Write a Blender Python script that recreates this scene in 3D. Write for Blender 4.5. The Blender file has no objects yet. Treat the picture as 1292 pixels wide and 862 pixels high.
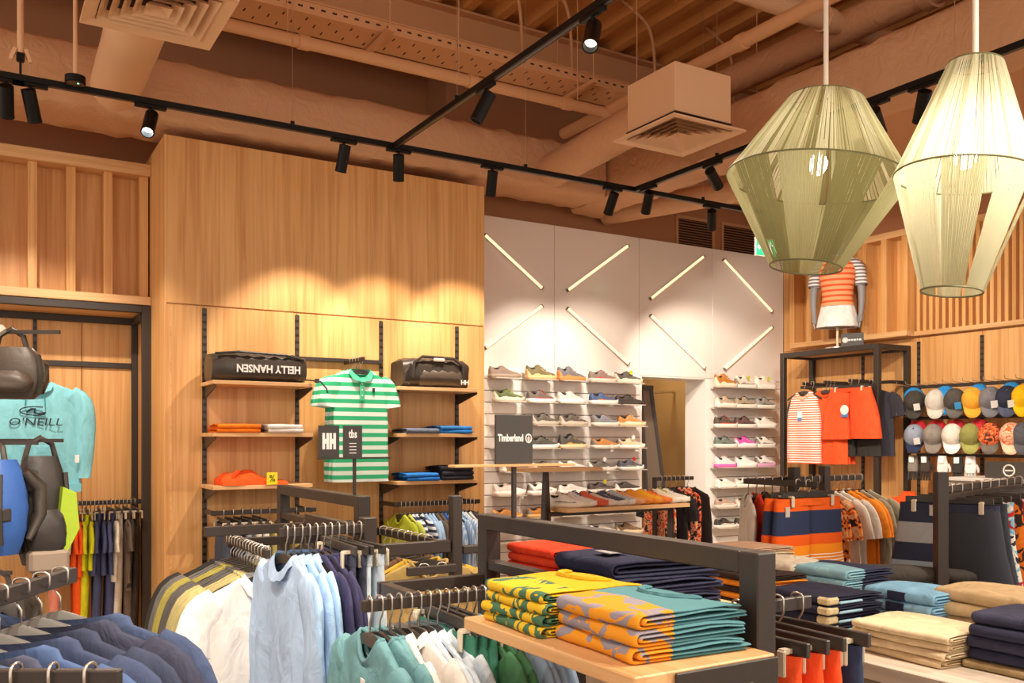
import bpy, math, random
from mathutils import Vector, Matrix, Euler
random.seed(7)
R = math.radians
scene = bpy.context.scene
col = scene.collection

# ------------------------------------------------------------------ camera
YAW = R(31.0); FPX = 1141.0; HZ = 556.0; CAMZ = 1.5
cam_d = bpy.data.cameras.new('camera'); cam = bpy.data.objects.new('camera', cam_d)
cam_d.sensor_width = 36; cam_d.lens = FPX / 1292 * 36; cam_d.shift_y = (HZ - 431) / 1292
cam.location = (0, 0, CAMZ); cam.rotation_euler = (R(90), 0, -YAW)
cam_d.clip_start = .05; cam_d.clip_end = 60
col.objects.link(cam); scene.camera = cam
CS, SN = math.cos(YAW), math.sin(YAW)
def ray(u, v):
    t = (u - 646) / FPX
    return (SN + CS * t, CS - SN * t, -(v - HZ) / FPX)
def onZ(u, v, z):
    x, y, k = ray(u, v); d = (z - CAMZ) / k
    return Vector((x * d, y * d, z))
def onY(u, v, Y):
    x, y, k = ray(u, v); d = Y / y
    return Vector((x * d, Y, CAMZ + k * d))
def onX(u, v, X):
    x, y, k = ray(u, v); d = X / x
    return Vector((X, y * d, CAMZ + k * d))
def onD(u, v, d):
    x, y, k = ray(u, v)
    return Vector((x * d, y * d, CAMZ + k * d))

# ------------------------------------------------------------------ world and exposure
w = bpy.data.worlds.new('world'); scene.world = w; w.use_nodes = True
bg = w.node_tree.nodes['Background']
bg.inputs[0].default_value = (1.0, .86, .74, 1); bg.inputs[1].default_value = .92
vs = scene.view_settings
vs.view_transform = 'Standard'; vs.look = 'None'; vs.gamma = 1; vs.use_curve_mapping = False
vs.exposure = 0.66
SPOT_W = 54.0
SPOT_COL = (1.0, .87, .72)

# ------------------------------------------------------------------ materials
def lin(c):
    return tuple((x / 12.92 if x <= .04045 else ((x + .055) / 1.055) ** 2.4) for x in c)
def rgb(h):
    return lin(tuple(int(h[i:i + 2], 16) / 255 for i in (0, 2, 4)))
MATS = {}
def newmat(name):
    m = bpy.data.materials.new(name); m.use_nodes = True
    nt = m.node_tree; b = nt.nodes['Principled BSDF']
    return m, nt, b
def plain(name, hexc, rough=.5, metal=0, bump=0, bscale=60, spec=None, var=0):
    if name in MATS: return MATS[name]
    m, nt, b = newmat(name); c = rgb(hexc)
    b.inputs['Base Color'].default_value = (*c, 1); b.inputs['Roughness'].default_value = rough
    b.inputs['Metallic'].default_value = metal
    if spec is not None: b.inputs['Specular IOR Level'].default_value = spec
    if bump or var:
        tc = nt.nodes.new('ShaderNodeTexCoord'); n = nt.nodes.new('ShaderNodeTexNoise')
        n.inputs['Scale'].default_value = bscale; n.inputs['Detail'].default_value = 4
        nt.links.new(tc.outputs['Object'], n.inputs['Vector'])
        if bump:
            bp = nt.nodes.new('ShaderNodeBump'); bp.inputs['Strength'].default_value = bump; bp.inputs['Distance'].default_value = .01
            nt.links.new(n.outputs['Fac'], bp.inputs['Height']); nt.links.new(bp.outputs['Normal'], b.inputs['Normal'])
        if var:
            r = nt.nodes.new('ShaderNodeValToRGB')
            r.color_ramp.elements[0].color = (*[x * (1 - var) for x in c], 1); r.color_ramp.elements[1].color = (*[min(1, x * (1 + var)) for x in c], 1)
            r.color_ramp.elements[0].position = .35; r.color_ramp.elements[1].position = .65
            nt.links.new(n.outputs['Fac'], r.inputs['Fac']); nt.links.new(r.outputs['Color'], b.inputs['Base Color'])
    MATS[name] = m; return m
def wood(name, ca, cb, scale=(38, 38, 1.1), rough=.45):
    if name in MATS: return MATS[name]
    m, nt, b = newmat(name); N, L = nt.nodes, nt.links
    tc = N.new('ShaderNodeTexCoord'); mp = N.new('ShaderNodeMapping'); mp.inputs['Scale'].default_value = scale
    oi = N.new('ShaderNodeObjectInfo'); mul = N.new('ShaderNodeMath'); mul.operation = 'MULTIPLY'; mul.inputs[1].default_value = 37
    cmb = N.new('ShaderNodeCombineXYZ')
    L.new(oi.outputs['Random'], mul.inputs[0])
    for i in range(3): L.new(mul.outputs[0], cmb.inputs[i])
    L.new(cmb.outputs[0], mp.inputs['Location']); L.new(tc.outputs['Object'], mp.inputs['Vector'])
    n = N.new('ShaderNodeTexNoise'); n.inputs['Scale'].default_value = 1; n.inputs['Detail'].default_value = 5; n.inputs['Distortion'].default_value = .6
    L.new(mp.outputs[0], n.inputs['Vector'])
    n2 = N.new('ShaderNodeTexNoise'); n2.inputs['Scale'].default_value = .22; n2.inputs['Detail'].default_value = 2
    L.new(mp.outputs[0], n2.inputs['Vector'])
    mx = N.new('ShaderNodeMath'); mx.operation = 'ADD'; L.new(n.outputs['Fac'], mx.inputs[0])
    m2 = N.new('ShaderNodeMath'); m2.operation = 'MULTIPLY'; m2.inputs[1].default_value = .7; L.new(n2.outputs['Fac'], m2.inputs[0]); L.new(m2.outputs[0], mx.inputs[1])
    r = N.new('ShaderNodeValToRGB'); r.color_ramp.elements[0].position = .55; r.color_ramp.elements[1].position = 1.15 if False else 1.0
    r.color_ramp.elements[0].color = (*rgb(ca), 1); r.color_ramp.elements[1].color = (*rgb(cb), 1)
    L.new(mx.outputs[0], r.inputs['Fac']); L.new(r.outputs['Color'], b.inputs['Base Color'])
    b.inputs['Roughness'].default_value = rough
    bp = N.new('ShaderNodeBump'); bp.inputs['Strength'].default_value = .12; bp.inputs['Distance'].default_value = .003
    L.new(n.outputs['Fac'], bp.inputs['Height']); L.new(bp.outputs['Normal'], b.inputs['Normal'])
    MATS[name] = m; return m
def emit(name, c, s):
    if name in MATS: return MATS[name]
    m, nt, b = newmat(name)
    b.inputs['Base Color'].default_value = (*c, 1); b.inputs['Emission Color'].default_value = (*c, 1); b.inputs['Emission Strength'].default_value = s
    MATS[name] = m; return m
def fab(hexc, rough=.85):
    """woven or knitted cloth in one colour"""
    k = 'cloth_' + hexc
    if k in MATS: return MATS[k]
    m, nt, b = newmat(k); N, L = nt.nodes, nt.links; c = rgb(hexc)
    tc = N.new('ShaderNodeTexCoord')
    n = N.new('ShaderNodeTexNoise'); n.inputs['Scale'].default_value = 13; n.inputs['Detail'].default_value = 7; n.inputs['Distortion'].default_value = 1.1
    oi = N.new('ShaderNodeObjectInfo'); va = N.new('ShaderNodeVectorMath'); va.operation = 'MULTIPLY_ADD'; va.inputs[1].default_value = (1, 1, .55)
    L.new(tc.outputs['Object'], va.inputs[0]); L.new(oi.outputs['Random'], va.inputs[2]); L.new(va.outputs[0], n.inputs['Vector'])
    r = N.new('ShaderNodeValToRGB'); r.color_ramp.elements[0].position = .3; r.color_ramp.elements[1].position = .7
    r.color_ramp.elements[0].color = (*[x * .86 for x in c], 1); r.color_ramp.elements[1].color = (*[min(1, x * 1.12) for x in c], 1)
    L.new(n.outputs['Fac'], r.inputs['Fac']); L.new(r.outputs['Color'], b.inputs['Base Color'])
    bp = N.new('ShaderNodeBump'); bp.inputs['Strength'].default_value = .55; bp.inputs['Distance'].default_value = .022
    L.new(n.outputs['Fac'], bp.inputs['Height']); L.new(bp.outputs['Normal'], b.inputs['Normal'])
    b.inputs['Roughness'].default_value = rough; b.inputs['Specular IOR Level'].default_value = .2
    MATS[k] = m; return m
def bands(name, stops, axis=2, rough=.85, period=None):
    """cloth with woven colour bands along one object axis: stops = [(position in metres, hex)], colour holds until the next stop"""
    if name in MATS: return MATS[name]
    m, nt, b = newmat(name); N, L = nt.nodes, nt.links
    tc = N.new('ShaderNodeTexCoord'); sp = N.new('ShaderNodeSeparateXYZ'); L.new(tc.outputs['Object'], sp.inputs[0])
    src = sp.outputs[axis]
    lo = stops[0][0]; hi = stops[-1][0] if not period else lo + period
    if period:
        mo = N.new('ShaderNodeMath'); mo.operation = 'FLOORED_MODULO'; mo.inputs[1].default_value = period
        L.new(src, mo.inputs[0]); src = mo.outputs[0]; lo, hi = 0, period
    mr = N.new('ShaderNodeMapRange'); mr.inputs[1].default_value = lo; mr.inputs[2].default_value = hi
    L.new(src, mr.inputs[0])
    r = N.new('ShaderNodeValToRGB'); r.color_ramp.interpolation = 'CONSTANT'
    els = r.color_ramp.elements
    n = 0
    for p, h in stops:
        q = max(0., min(1., (p - lo) / (hi - lo)))
        e = els[n] if n < 2 else els.new(q)
        e.position = q; e.color = (*rgb(h), 1); n += 1
    if n == 1: els[1].color = els[0].color
    L.new(mr.outputs[0], r.inputs['Fac']); L.new(r.outputs['Color'], b.inputs['Base Color'])
    b.inputs['Roughness'].default_value = rough; b.inputs['Specular IOR Level'].default_value = .2
    MATS[name] = m; return m
def printed(name, hexes, scale=14, rough=.85, stretch=(1, 1, 1), dist=1.5):
    """cloth with an all-over blotch print"""
    if name in MATS: return MATS[name]
    m, nt, b = newmat(name); N, L = nt.nodes, nt.links
    tc = N.new('ShaderNodeTexCoord'); mp = N.new('ShaderNodeMapping'); mp.inputs['Scale'].default_value = stretch
    L.new(tc.outputs['Object'], mp.inputs['Vector'])
    n = N.new('ShaderNodeTexNoise'); n.inputs['Scale'].default_value = scale; n.inputs['Detail'].default_value = 1; n.inputs['Distortion'].default_value = dist
    L.new(mp.outputs[0], n.inputs['Vector'])
    r = N.new('ShaderNodeValToRGB'); r.color_ramp.interpolation = 'CONSTANT'; els = r.color_ramp.elements
    k = len(hexes)
    for i, h in enumerate(hexes):
        q = 0 if i == 0 else .36 + .28 * (i - .5) / max(1, k - 1)
        e = els[i] if i < 2 else els.new(q)
        e.position = q; e.color = (*rgb(h), 1)
    L.new(n.outputs['Fac'], r.inputs['Fac']); L.new(r.outputs['Color'], b.inputs['Base Color'])
    b.inputs['Roughness'].default_value = rough; b.inputs['Specular IOR Level'].default_value = .2
    MATS[name] = m; return m

OAK = wood('oak_veneer', 'c98a48', 'e6b272')
OAKH = wood('oak_board', 'c99255', 'e6ba84', (1.3, 38, 38))
OAKY = wood('oak_board_long', 'c99255', 'e6ba84', (38, 1.3, 38))
GREYOAK = wood('grey_table_oak', 'b3a595', 'd8cab8', (30, 1.2, 30))
BLACK = plain('black_powder_coat', '342b25', .42, 0, .05, 300)
TRACKM = plain('black_track', '0f0d0b', .45, spec=.25)
PAINT = plain('ceiling_paint', 'cf9a6c', .75, 0, .08, 30)
PAINTD = plain('upper_wall_paint', 'b57d55', .8, 0, .06, 20)
DUCTM = plain('duct_wrap', 'cf9f76', .7, 0, .6, 9)
for n_ in DUCTM.node_tree.nodes:
    if n_.type == 'BUMP': n_.inputs['Distance'].default_value = .03; n_.inputs['Strength'].default_value = .42
    if n_.type == 'TEX_NOISE': n_.inputs['Distortion'].default_value = 1.5
DIFFM = plain('diffuser_paint', 'e2b78e', .6)
DECKM = plain('deck_steel', 'd6934f', .5, 0, .04, 12)
WHITEW = plain('gloss_white_panel', 'e9e0d8', .16, 0, .02, 3)
WHITES = plain('white_slat_panel', 'f1ece6', .35)
SILVER = plain('brushed_steel', 'cfc6bb', .28, .9)
HANGP = plain('black_hanger_plastic', '38332e', .4)
HANGG = plain('grey_hanger_plastic', '6b6965', .45)
WHITEP = plain('white_card', 'f2efea', .6)
YELP = plain('yellow_card', 'f2e21e', .6)
BLKCARD = plain('black_card', '3b3632', .5)
LETW = plain('white_lettering', 'f6f3ee', .5)
LETD = plain('dark_lettering', '26303a', .6)
FLOORM = plain('floor_tile', 'b9a892', .3, 0, .03, 8, var=.06)

# ------------------------------------------------------------------ mesh builder
ORG = {}
class MB:
    def __init__(s): s.v = []; s.f = []
    def add(s, vs_, fs_):
        o = len(s.v); s.v += [Vector(p) for p in vs_]; s.f += [tuple(i + o for i in f) for f in fs_]; return s
    def box(s, x0, x1, y0, y1, z0, z1, b=0):
        return s.obox(((x0 + x1) / 2, (y0 + y1) / 2, (z0 + z1) / 2), (abs(x1 - x0), abs(y1 - y0), abs(z1 - z0)), None, b)
    def obox(s, c, sz, rot=None, b=0):
        hx, hy, hz = sz[0] / 2, sz[1] / 2, sz[2] / 2; c = Vector(c)
        if not b:
            P = [Vector((i * hx, j * hy, k * hz)) for i in (-1, 1) for j in (-1, 1) for k in (-1, 1)]
            F = [(0, 1, 3, 2), (4, 6, 7, 5), (0, 4, 5, 1), (2, 3, 7, 6), (0, 2, 6, 4), (1, 5, 7, 3)]
        else:
            b = min(b, hx * .9, hy * .9, hz * .9); P = []; ix = {}
            for i in (-1, 1):
                for j in (-1, 1):
                    for k in (-1, 1):
                        for a in range(3):
                            q = [i * (hx - b), j * (hy - b), k * (hz - b)]
                            q[a] = (i * hx, j * hy, k * hz)[a]
                            ix[(i, j, k, a)] = len(P); P.append(Vector(q))
            F = []
            g = lambda i, j, k, a: ix[(i, j, k, a)]
            for s_ in (-1, 1):
                f = [g(s_, -1, -1, 0), g(s_, 1, -1, 0), g(s_, 1, 1, 0), g(s_, -1, 1, 0)]; F.append(f if s_ > 0 else f[::-1])
                f = [g(-1, s_, -1, 1), g(-1, s_, 1, 1), g(1, s_, 1, 1), g(1, s_, -1, 1)]; F.append(f if s_ > 0 else f[::-1])
                f = [g(-1, -1, s_, 2), g(1, -1, s_, 2), g(1, 1, s_, 2), g(-1, 1, s_, 2)]; F.append(f if s_ > 0 else f[::-1])
            for p in (-1, 1):
                for q in (-1, 1):
                    f = [g(p, q, -1, 0), g(p, q, 1, 0), g(p, q, 1, 1), g(p, q, -1, 1)]; F.append(f if p * q < 0 else f[::-1])
                    f = [g(p, -1, q, 0), g(p, 1, q, 0), g(p, 1, q, 2), g(p, -1, q, 2)]; F.append(f if p * q > 0 else f[::-1])
                    f = [g(-1, p, q, 1), g(1, p, q, 1), g(1, p, q, 2), g(-1, p, q, 2)]; F.append(f if p * q < 0 else f[::-1])
                    for r_ in (-1, 1):
                        f = [g(p, q, r_, 0), g(p, q, r_, 1), g(p, q, r_, 2)]; F.append(f if p * q * r_ > 0 else f[::-1])
        if rot is not None:
            M = rot if isinstance(rot, Matrix) else Euler(rot).to_matrix()
            P = [M @ p for p in P]
        return s.add([p + c for p in P], F)
    def bar(s, p0, p1, w_, h_, b=0):
        """box beam from p0 to p1, width w_ (horizontal), height h_"""
        p0, p1 = Vector(p0), Vector(p1); d = p1 - p0
        M = d.to_track_quat('X', 'Z').to_matrix()
        return s.obox((p0 + p1) / 2, (d.length, w_, h_), M, b)
    def ring(s, c, n_, r, seg, up=None):
        q = Vector(n_).to_track_quat('Z', 'Y').to_matrix()
        return [Vector(c) + q @ Vector((math.cos(2 * math.pi * i / seg) * r, math.sin(2 * math.pi * i / seg) * r, 0)) for i in range(seg)]
    def loft(s, rings, cap0=True, cap1=True, closed=True):
        n = len(rings[0]); V = [p for r_ in rings for p in r_]; F = []
        for a in range(len(rings) - 1):
            for i in range(n if closed else n - 1):
                j = (i + 1) % n
                F.append((a * n + i, a * n + j, (a + 1) * n + j, (a + 1) * n + i))
        if cap0: F.append(tuple(range(n))[::-1])
        if cap1: F.append(tuple((len(rings) - 1) * n + i for i in range(n)))
        return s.add(V, F)
    def cyl(s, p0, p1, r0, r1=None, n=12, c0=True, c1=True):
        p0, p1 = Vector(p0), Vector(p1); d = p1 - p0
        return s.loft([s.ring(p0, d, r0, n), s.ring(p1, d, r0 if r1 is None else r1, n)], c0, c1)
    def tube(s, pts, r, n=6, caps=True):
        pts = [Vector(p) for p in pts]; rings = []
        for i, p in enumerate(pts):
            d = (pts[min(i + 1, len(pts) - 1)] - pts[max(i - 1, 0)]).normalized()
            ref = Vector((0, 0, 1)) if abs(d.z) < .9 else Vector((0, 1, 0))
            if i == 0: a = d.cross(ref).normalized()
            else: a = (a - d * a.dot(d)).normalized()
            b_ = d.cross(a); rr = r[i] if isinstance(r, (list, tuple)) else r
            rings.append([p + (a * math.cos(2 * math.pi * k / n) + b_ * math.sin(2 * math.pi * k / n)) * rr for k in range(n)])
        return s.loft(rings, caps, caps)
    def prism(s, poly, axis, a0, a1):
        """polygon given in the two other axes, extruded along axis from a0 to a1"""
        def pt(q, a):
            if axis == 0: return (a, q[0], q[1])
            if axis == 1: return (q[0], a, q[1])
            return (q[0], q[1], a)
        n = len(poly)
        V = [pt(q, a0) for q in poly] + [pt(q, a1) for q in poly]
        F = [tuple(range(n))[::-1], tuple(range(n, 2 * n))] + [(i, (i + 1) % n, n + (i + 1) % n, n + i) for i in range(n)]
        return s.add(V, F)
    def xf(s, M):
        s.v = [M @ p for p in s.v]; return s
    def mesh(s, name, smooth=False):
        me = bpy.data.meshes.new(name); me.from_pydata([tuple(p) for p in s.v], [], s.f); me.update()
        if smooth: me.polygons.foreach_set('use_smooth', [True] * len(me.polygons))
        return me
    def build(s, name, mat, parent=None, smooth=False):
        if parent is not None:
            o_ = ORG.get(parent.name, Vector((0, 0, 0)))
            s.v = [p - o_ for p in s.v]; loc = Vector((0, 0, 0)); org = o_
        else:
            xs = [p.x for p in s.v]; ys = [p.y for p in s.v]; zs = [p.z for p in s.v]
            loc = Vector(((min(xs) + max(xs)) / 2, (min(ys) + max(ys)) / 2, min(zs))); org = loc
            s.v = [p - loc for p in s.v]
        me = s.mesh(name, smooth); me.materials.append(mat)
        o = bpy.data.objects.new(name, me); col.objects.link(o); o.location = loc
        if parent is not None: o.parent = parent
        ORG[o.name] = org
        if smooth:
            try: me.set_sharp_from_angle(angle=R(50))
            except Exception: pass
        return o
def tag(o, label=None, cat=None, group=None, kind=None):
    if label: o['label'] = label
    if cat: o['category'] = cat
    if group: o['group'] = group
    if kind: o['kind'] = kind
    return o
def thing(name, label, cat, loc=(0, 0, 0), rot=(0, 0, 0), group=None, kind=None):
    o = bpy.data.objects.new(name, None); o.empty_display_size = .05; col.objects.link(o)
    o.location = loc; o.rotation_euler = rot if not isinstance(rot, (int, float)) else (0, 0, rot)
    ORG[o.name] = Vector(loc) if (not isinstance(rot, (int, float)) and tuple(rot) == (0, 0, 0)) else Vector((0, 0, 0))
    return tag(o, label, cat, group, kind)
def struct(name, mb, mat, parent=None, smooth=False):
    o = mb.build(name, mat, parent, smooth)
    if parent is None: o['kind'] = 'structure'
    return o
def put(name, mesh, mat, parent=None, loc=(0, 0, 0), rot=(0, 0, 0), scale=None):
    """link an object that shares mesh data, with its own material"""
    o = bpy.data.objects.new(name, mesh); col.objects.link(o)
    if mat is not None:
        if not mesh.materials: mesh.materials.append(None)
        o.material_slots[0].link = 'OBJECT'; o.material_slots[0].material = mat
    o.location = loc; o.rotation_euler = rot
    if scale: o.scale = scale
    if parent is not None: o.parent = parent
    return o
def text(body, size, mat, parent, loc, rot, depth=.0015, name='lettering', align='CENTER', stretch=(1, 1), shear=0, bold=0):
    cu = bpy.data.curves.new('t', 'FONT'); cu.body = body; cu.size = size; cu.extrude = depth; cu.align_x = align; cu.align_y = 'CENTER'; cu.shear = shear; cu.offset = bold
    cu.resolution_u = 2
    to = bpy.data.objects.new('t', cu); col.objects.link(to)
    bpy.context.view_layer.update()
    me = bpy.data.meshes.new_from_object(to); bpy.data.objects.remove(to); bpy.data.curves.remove(cu)
    me.transform(Matrix.Diagonal((stretch[0], stretch[1], 1, 1)))
    me.materials.clear(); me.materials.append(mat); me.name = name
    o = bpy.data.objects.new(name, me); col.objects.link(o); o.location = loc; o.rotation_euler = rot
    if parent is not None: o.parent = parent
    return o
# ------------------------------------------------------------------ spotlights on tracks (builder used below)
YB = 6.25      # face of the oak shelving wall
YW = 6.75      # face of the white shoe wall
XR = 7.42      # face of the right-hand wall
ZT = 3.40      # lighting tracks
_m = MB(); spot_body = _m.loft([_m.ring((0, 0, .165), (0, 0, -1), r_, 20) if z_ == .165 else _m.ring((0, 0, z_), (0, 0, -1), r_, 20) for z_, r_ in ((.165, .001), (.165, .036), (.0, .036), (.0, .031), (.045, .030))], True, False).mesh('body', False)
spot_rim = MB().loft([_m.ring((0, 0, z_), (0, 0, -1), r_, 20) for z_, r_ in ((.006, .0362), (.006, .0372), (-.003, .0372), (-.003, .031), (.006, .031))], False, False).mesh('rim', False)
spot_lens = MB().cyl((0, 0, .036), (0, 0, .040), .0295, n=16).mesh('lens', False)
LENS = emit('spot_lens', (1, .9, .75), .9); LENSB = emit('spot_lens_bright', (.85, .95, 1), 9)
def spot(pos, aim, label, power=1.0, size=70, blend=.55, group='black track spotlights', axis='x', lens=None):
    """track spotlight hanging at pos (underside of track) aimed at a point"""
    pos = Vector(pos)
    root = thing('track_spotlight', label, 'spotlight', tuple(pos), (0, 0, 0), group)
    a = MB()
    if axis == 'x': a.box(pos.x - .085, pos.x + .085, pos.y - .017, pos.y + .017, pos.z - .02, pos.z - .001, .003)
    else: a.box(pos.x - .017, pos.x + .017, pos.y - .085, pos.y + .085, pos.z - .02, pos.z - .001, .003)
    a.build('adapter', TRACKM, root)
    MB().cyl((pos.x, pos.y, pos.z - .075), (pos.x, pos.y, pos.z - .018), .009, n=8).build('stem', TRACKM, root)
    d = (Vector(aim) - (pos + Vector((0, 0, -.09)))).normalized()
    q = (-d).to_track_quat('Z', 'Y')
    piv = Vector((0, 0, -.085)); base = piv + d * .115
    b = put('body', spot_body, TRACKM, root, base, q.to_euler())
    put('rim', spot_rim, TRACKM, b); put('lens', spot_lens, lens or LENS, b)
    L = bpy.data.lights.new('spot_light', 'SPOT'); L.energy = SPOT_W * power; L.color = SPOT_COL; L.spot_size = R(size); L.spot_blend = blend; L.shadow_soft_size = .03
    lo = bpy.data.objects.new('spot_light', L); col.objects.link(lo); lo.parent = root
    lo.location = base + d * .02; lo.rotation_euler = q.to_euler()
    return root

# ------------------------------------------------------------------ floor
fl = MB().box(-5, 9, -4, 10, -.1, 0); struct('floor', fl, FLOORM)

# ------------------------------------------------------------------ oak shelving wall (projecting box)
UP = [1.352, 1.985, 2.62, 3.252]
wb = struct('wall_shelving', MB().box(1.112, 3.49, YB + .02, 7.3, 0, 3.49), OAK)
def panel(x0, x1, z0, z1, y0, y1, parent, mat=OAK, g=.002, nm='panel'):
    return MB().box(x0 + g, x1 - g, y0, y1, z0 + g, z1 - g, .0015).build(nm, mat, parent)
panel(1.10, 3.50, 2.405, 3.51, YB, YB + .02, wb)
edges = [1.10] + UP + [3.50]
for a, b in zip(edges[:-1], edges[1:]): panel(a, b, .14, 2.40, YB, YB + .02, wb)
MB().box(1.10, 1.112, YB + .001, 7.0, .14, 3.51).build('return_panel', OAK, wb)
MB().box(1.135, 1.142, YB - .001, YB, .14, 2.4).build('edge_strip', OAKH, wb)
MB().box(3.488, 3.50, YB + .001, 6.74, .14, 3.51).build('return_panel', OAK, wb)
struct('baseboard_shelving', MB().box(1.09, 3.51, YB - .012, YB, 0, .138, .002), plain('beige_plinth', 'c9a780', .5))
# slotted uprights
def slotted(name):
    m, nt, b = newmat(name); N, L = nt.nodes, nt.links
    tc = N.new('ShaderNodeTexCoord'); sp = N.new('ShaderNodeSeparateXYZ'); L.new(tc.outputs['Object'], sp.inputs[0])
    mo = N.new('ShaderNodeMath'); mo.operation = 'FLOORED_MODULO'; mo.inputs[1].default_value = .05; L.new(sp.outputs[2], mo.inputs[0])
    g = N.new('ShaderNodeMath'); g.operation = 'GREATER_THAN'; g.inputs[1].default_value = .032; L.new(mo.outputs[0], g.inputs[0])
    mix = N.new('ShaderNodeMix'); mix.data_type = 'RGBA'; mix.inputs[6].default_value = (*rgb('453a31'), 1); mix.inputs[7].default_value = (*rgb('0c0a08'), 1)
    L.new(g.outputs[0], mix.inputs[0]); L.new(mix.outputs[2], b.inputs['Base Color']); b.inputs['Roughness'].default_value = .45
    return m
SLOT = slotted('slotted_upright')
for x in UP: MB().box(x - .014, x + .014, YB - .012, YB + .001, .2, 2.385).build('upright', SLOT, wb)

# ------------------------------------------------------------------ left niche with black frame and battened panel above
wl = struct('wall_left_bay', MB().box(-3.2, 1.10, 7.22, 7.3, 0, 2.52), OAK)
for i, x in enumerate((-1.9, -1.25, -.6, .05, .70, 1.0)): pass
nx = [-3.2, -2.55, -1.9, -1.25, -.60, .05, .70, 1.10]
for a, b in zip(nx[:-1], nx[1:]): panel(a, b, .1, 2.42, 7.20, 7.22, wl)
MB().box(1.075, 1.099, 6.80, 7.2, 0, 2.42).build('side_panel', OAK, wl)
MB().box(-3.2, 1.075, 6.80, 7.2, 2.40, 2.42).build('soffit_panel', OAKH, wl)
for x in (1.052, .40, -.25, -.9): MB().box(x - .012, x + .012, 7.188, 7.201, .2, 2.385).build('upright', SLOT, wl)
fr = MB().box(1.04, 1.098, 6.755, 6.805, 0, 2.445, .003)
t1 = struct('trim_1', fr, BLACK)
MB().box(-3.2, 1.04, 6.755, 6.805, 2.395, 2.445, .003).build('frame_beam', BLACK, t1)
MB().box(-3.2, 1.03, 7.172, 7.199, 2.03, 2.07, .003).build('cross_bar', BLACK, t1)
MB().box(-3.2, 1.04, 7.155, 7.199, 2.352, 2.40, .003).build('frame_beam', BLACK, t1)
MB().box(1.03, 1.075, 7.155, 7.187, 0, 2.40, .003).build('frame_post', BLACK, t1)
MB().box(1.03, 1.074, 6.806, 7.155, 2.352, 2.399, .003).build('frame_beam', BLACK, t1)
# battens
bp_ = struct('wall_left_battens', MB().box(-3.2, 1.099, 6.93, 6.97, 2.45, 3.44), OAK)
MB().box(-3.2, 1.099, 6.76, 6.93, 3.36, 3.44, .003).build('top_rail', OAKH, bp_)
MB().box(-3.2, 1.099, 6.76, 6.93, 2.45, 2.51, .003).build('bottom_rail', OAKH, bp_)
bx_ = 1.06
k = 0
while bx_ > -1.0:
    MB().box(bx_ - .028, bx_ + .028, 6.80, 6.93, 2.51, 3.36, .002).build('batten', OAK, bp_)
    bx_ -= .232
    k += 1

# ------------------------------------------------------------------ white shoe wall with doorway
DX0, DX1, DZ = 5.49, 6.32, 2.11
ww = struct('wall_shoes', MB().box(3.5, DX0, YW + .012, 7.05, 0, 3.41), WHITEW)
MB().box(DX0, DX1, YW + .012, 7.05, DZ + .01, 3.41).build('door_head', WHITEW, ww)
MB().box(DX1, XR, YW + .012, 7.05, 0, 3.41).build('door_side', WHITEW, ww)
seams = [3.5] + [onY(u, 400, YW).x for u in (699.7, 806.5, 898.8)] + [XR]
for a, b in zip(seams[:-1], seams[1:]):
    panel(a, b, DZ + .012, 3.43, YW, YW + .012, ww, WHITEW)
MB().box(3.5, DX0, YW, YW + .012, 2.06, DZ + .01).build('panel', WHITEW, ww)
MB().box(DX1, 6.46, YW, YW + .012, 0, DZ + .01).build('door_jamb_board', WHITES, ww)
MB().box(DX1 - .008, DX1, YW, 7.05, 0, DZ).build('door_reveal', WHITES, ww)
MB().box(DX0, DX0 + .008, YW, 7.05, 0, DZ).build('door_reveal', WHITES, ww)
MB().box(DX0, DX1, YW, 7.05, DZ, DZ + .01).build('door_reveal', WHITES, ww)
# slat panels, one board for each 100 mm course
def slatwall(x0, x1):
    z = .13
    while z < 2.1:
        MB().box(x0, x1, YW - .006, YW + .0115, z + .0035, z + .0965, .002).build('slat', WHITES, ww)
        z += .1
    MB().box(x0, x1, YW + .006, YW + .0118, .1, 2.06).build('slat_backing', plain('slat_groove', '8b7f74', .6), ww)
slatwall(3.5, 5.47); slatwall(6.46, 7.30)
MB().box(5.470, 5.488, YW - .01, YW + .012, .1, 2.06).build('edge_trim', WHITES, ww)
# stock room behind the doorway
st = struct('wall_stockroom', MB().box(4.2, 7.6, 8.55, 8.65, 0, 2.6), plain('stockroom_paint', '9c7c4e', .8))
MB().box(7.0, 7.08, 7.05, 8.55, 0, 2.6).build('side_wall', plain('stockroom_paint', '9c7c4e'), st)
MB().box(4.2, 7.0, 7.05, 8.55, 2.6, 2.65).build('stockroom_ceiling', plain('stockroom_paint', '9c7c4e'), st)
rl = MB().cyl((6.1, 7.9, 2.02), (7.0, 8.0, 2.06), .014, n=8)
tag(rl.build('curtain_rod', SILVER), 'plain steel rod high in the stockroom doorway', 'rod')
mir = thing('leaning_mirror', 'tall black framed mirror leaning inside the stockroom doorway', 'mirror', (6.0, 7.1, 0), (0, 0, 0))
MB().bar((5.90, 7.10, 0.02), (5.88, 7.24, 2.04), .04, .03).build('frame_side', BLACK, mir)
MB().bar((6.24, 7.10, 0.02), (6.02, 7.24, 2.04), .04, .03).build('frame_side', BLACK, mir)
MB().add([(5.90, 7.10, 0.02), (6.24, 7.10, 0.02), (6.02, 7.24, 2.03), (5.88, 7.24, 2.03), (5.90, 7.12, 0.02), (6.24, 7.12, 0.02), (6.02, 7.26, 2.03), (5.88, 7.26, 2.03)],
         [(0, 1, 2, 3), (7, 6, 5, 4), (0, 4, 5, 1), (1, 5, 6, 2), (2, 6, 7, 3), (3, 7, 4, 0)]).build('panel', plain('mirror_back', '6a5a4c', .5), mir)
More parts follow.
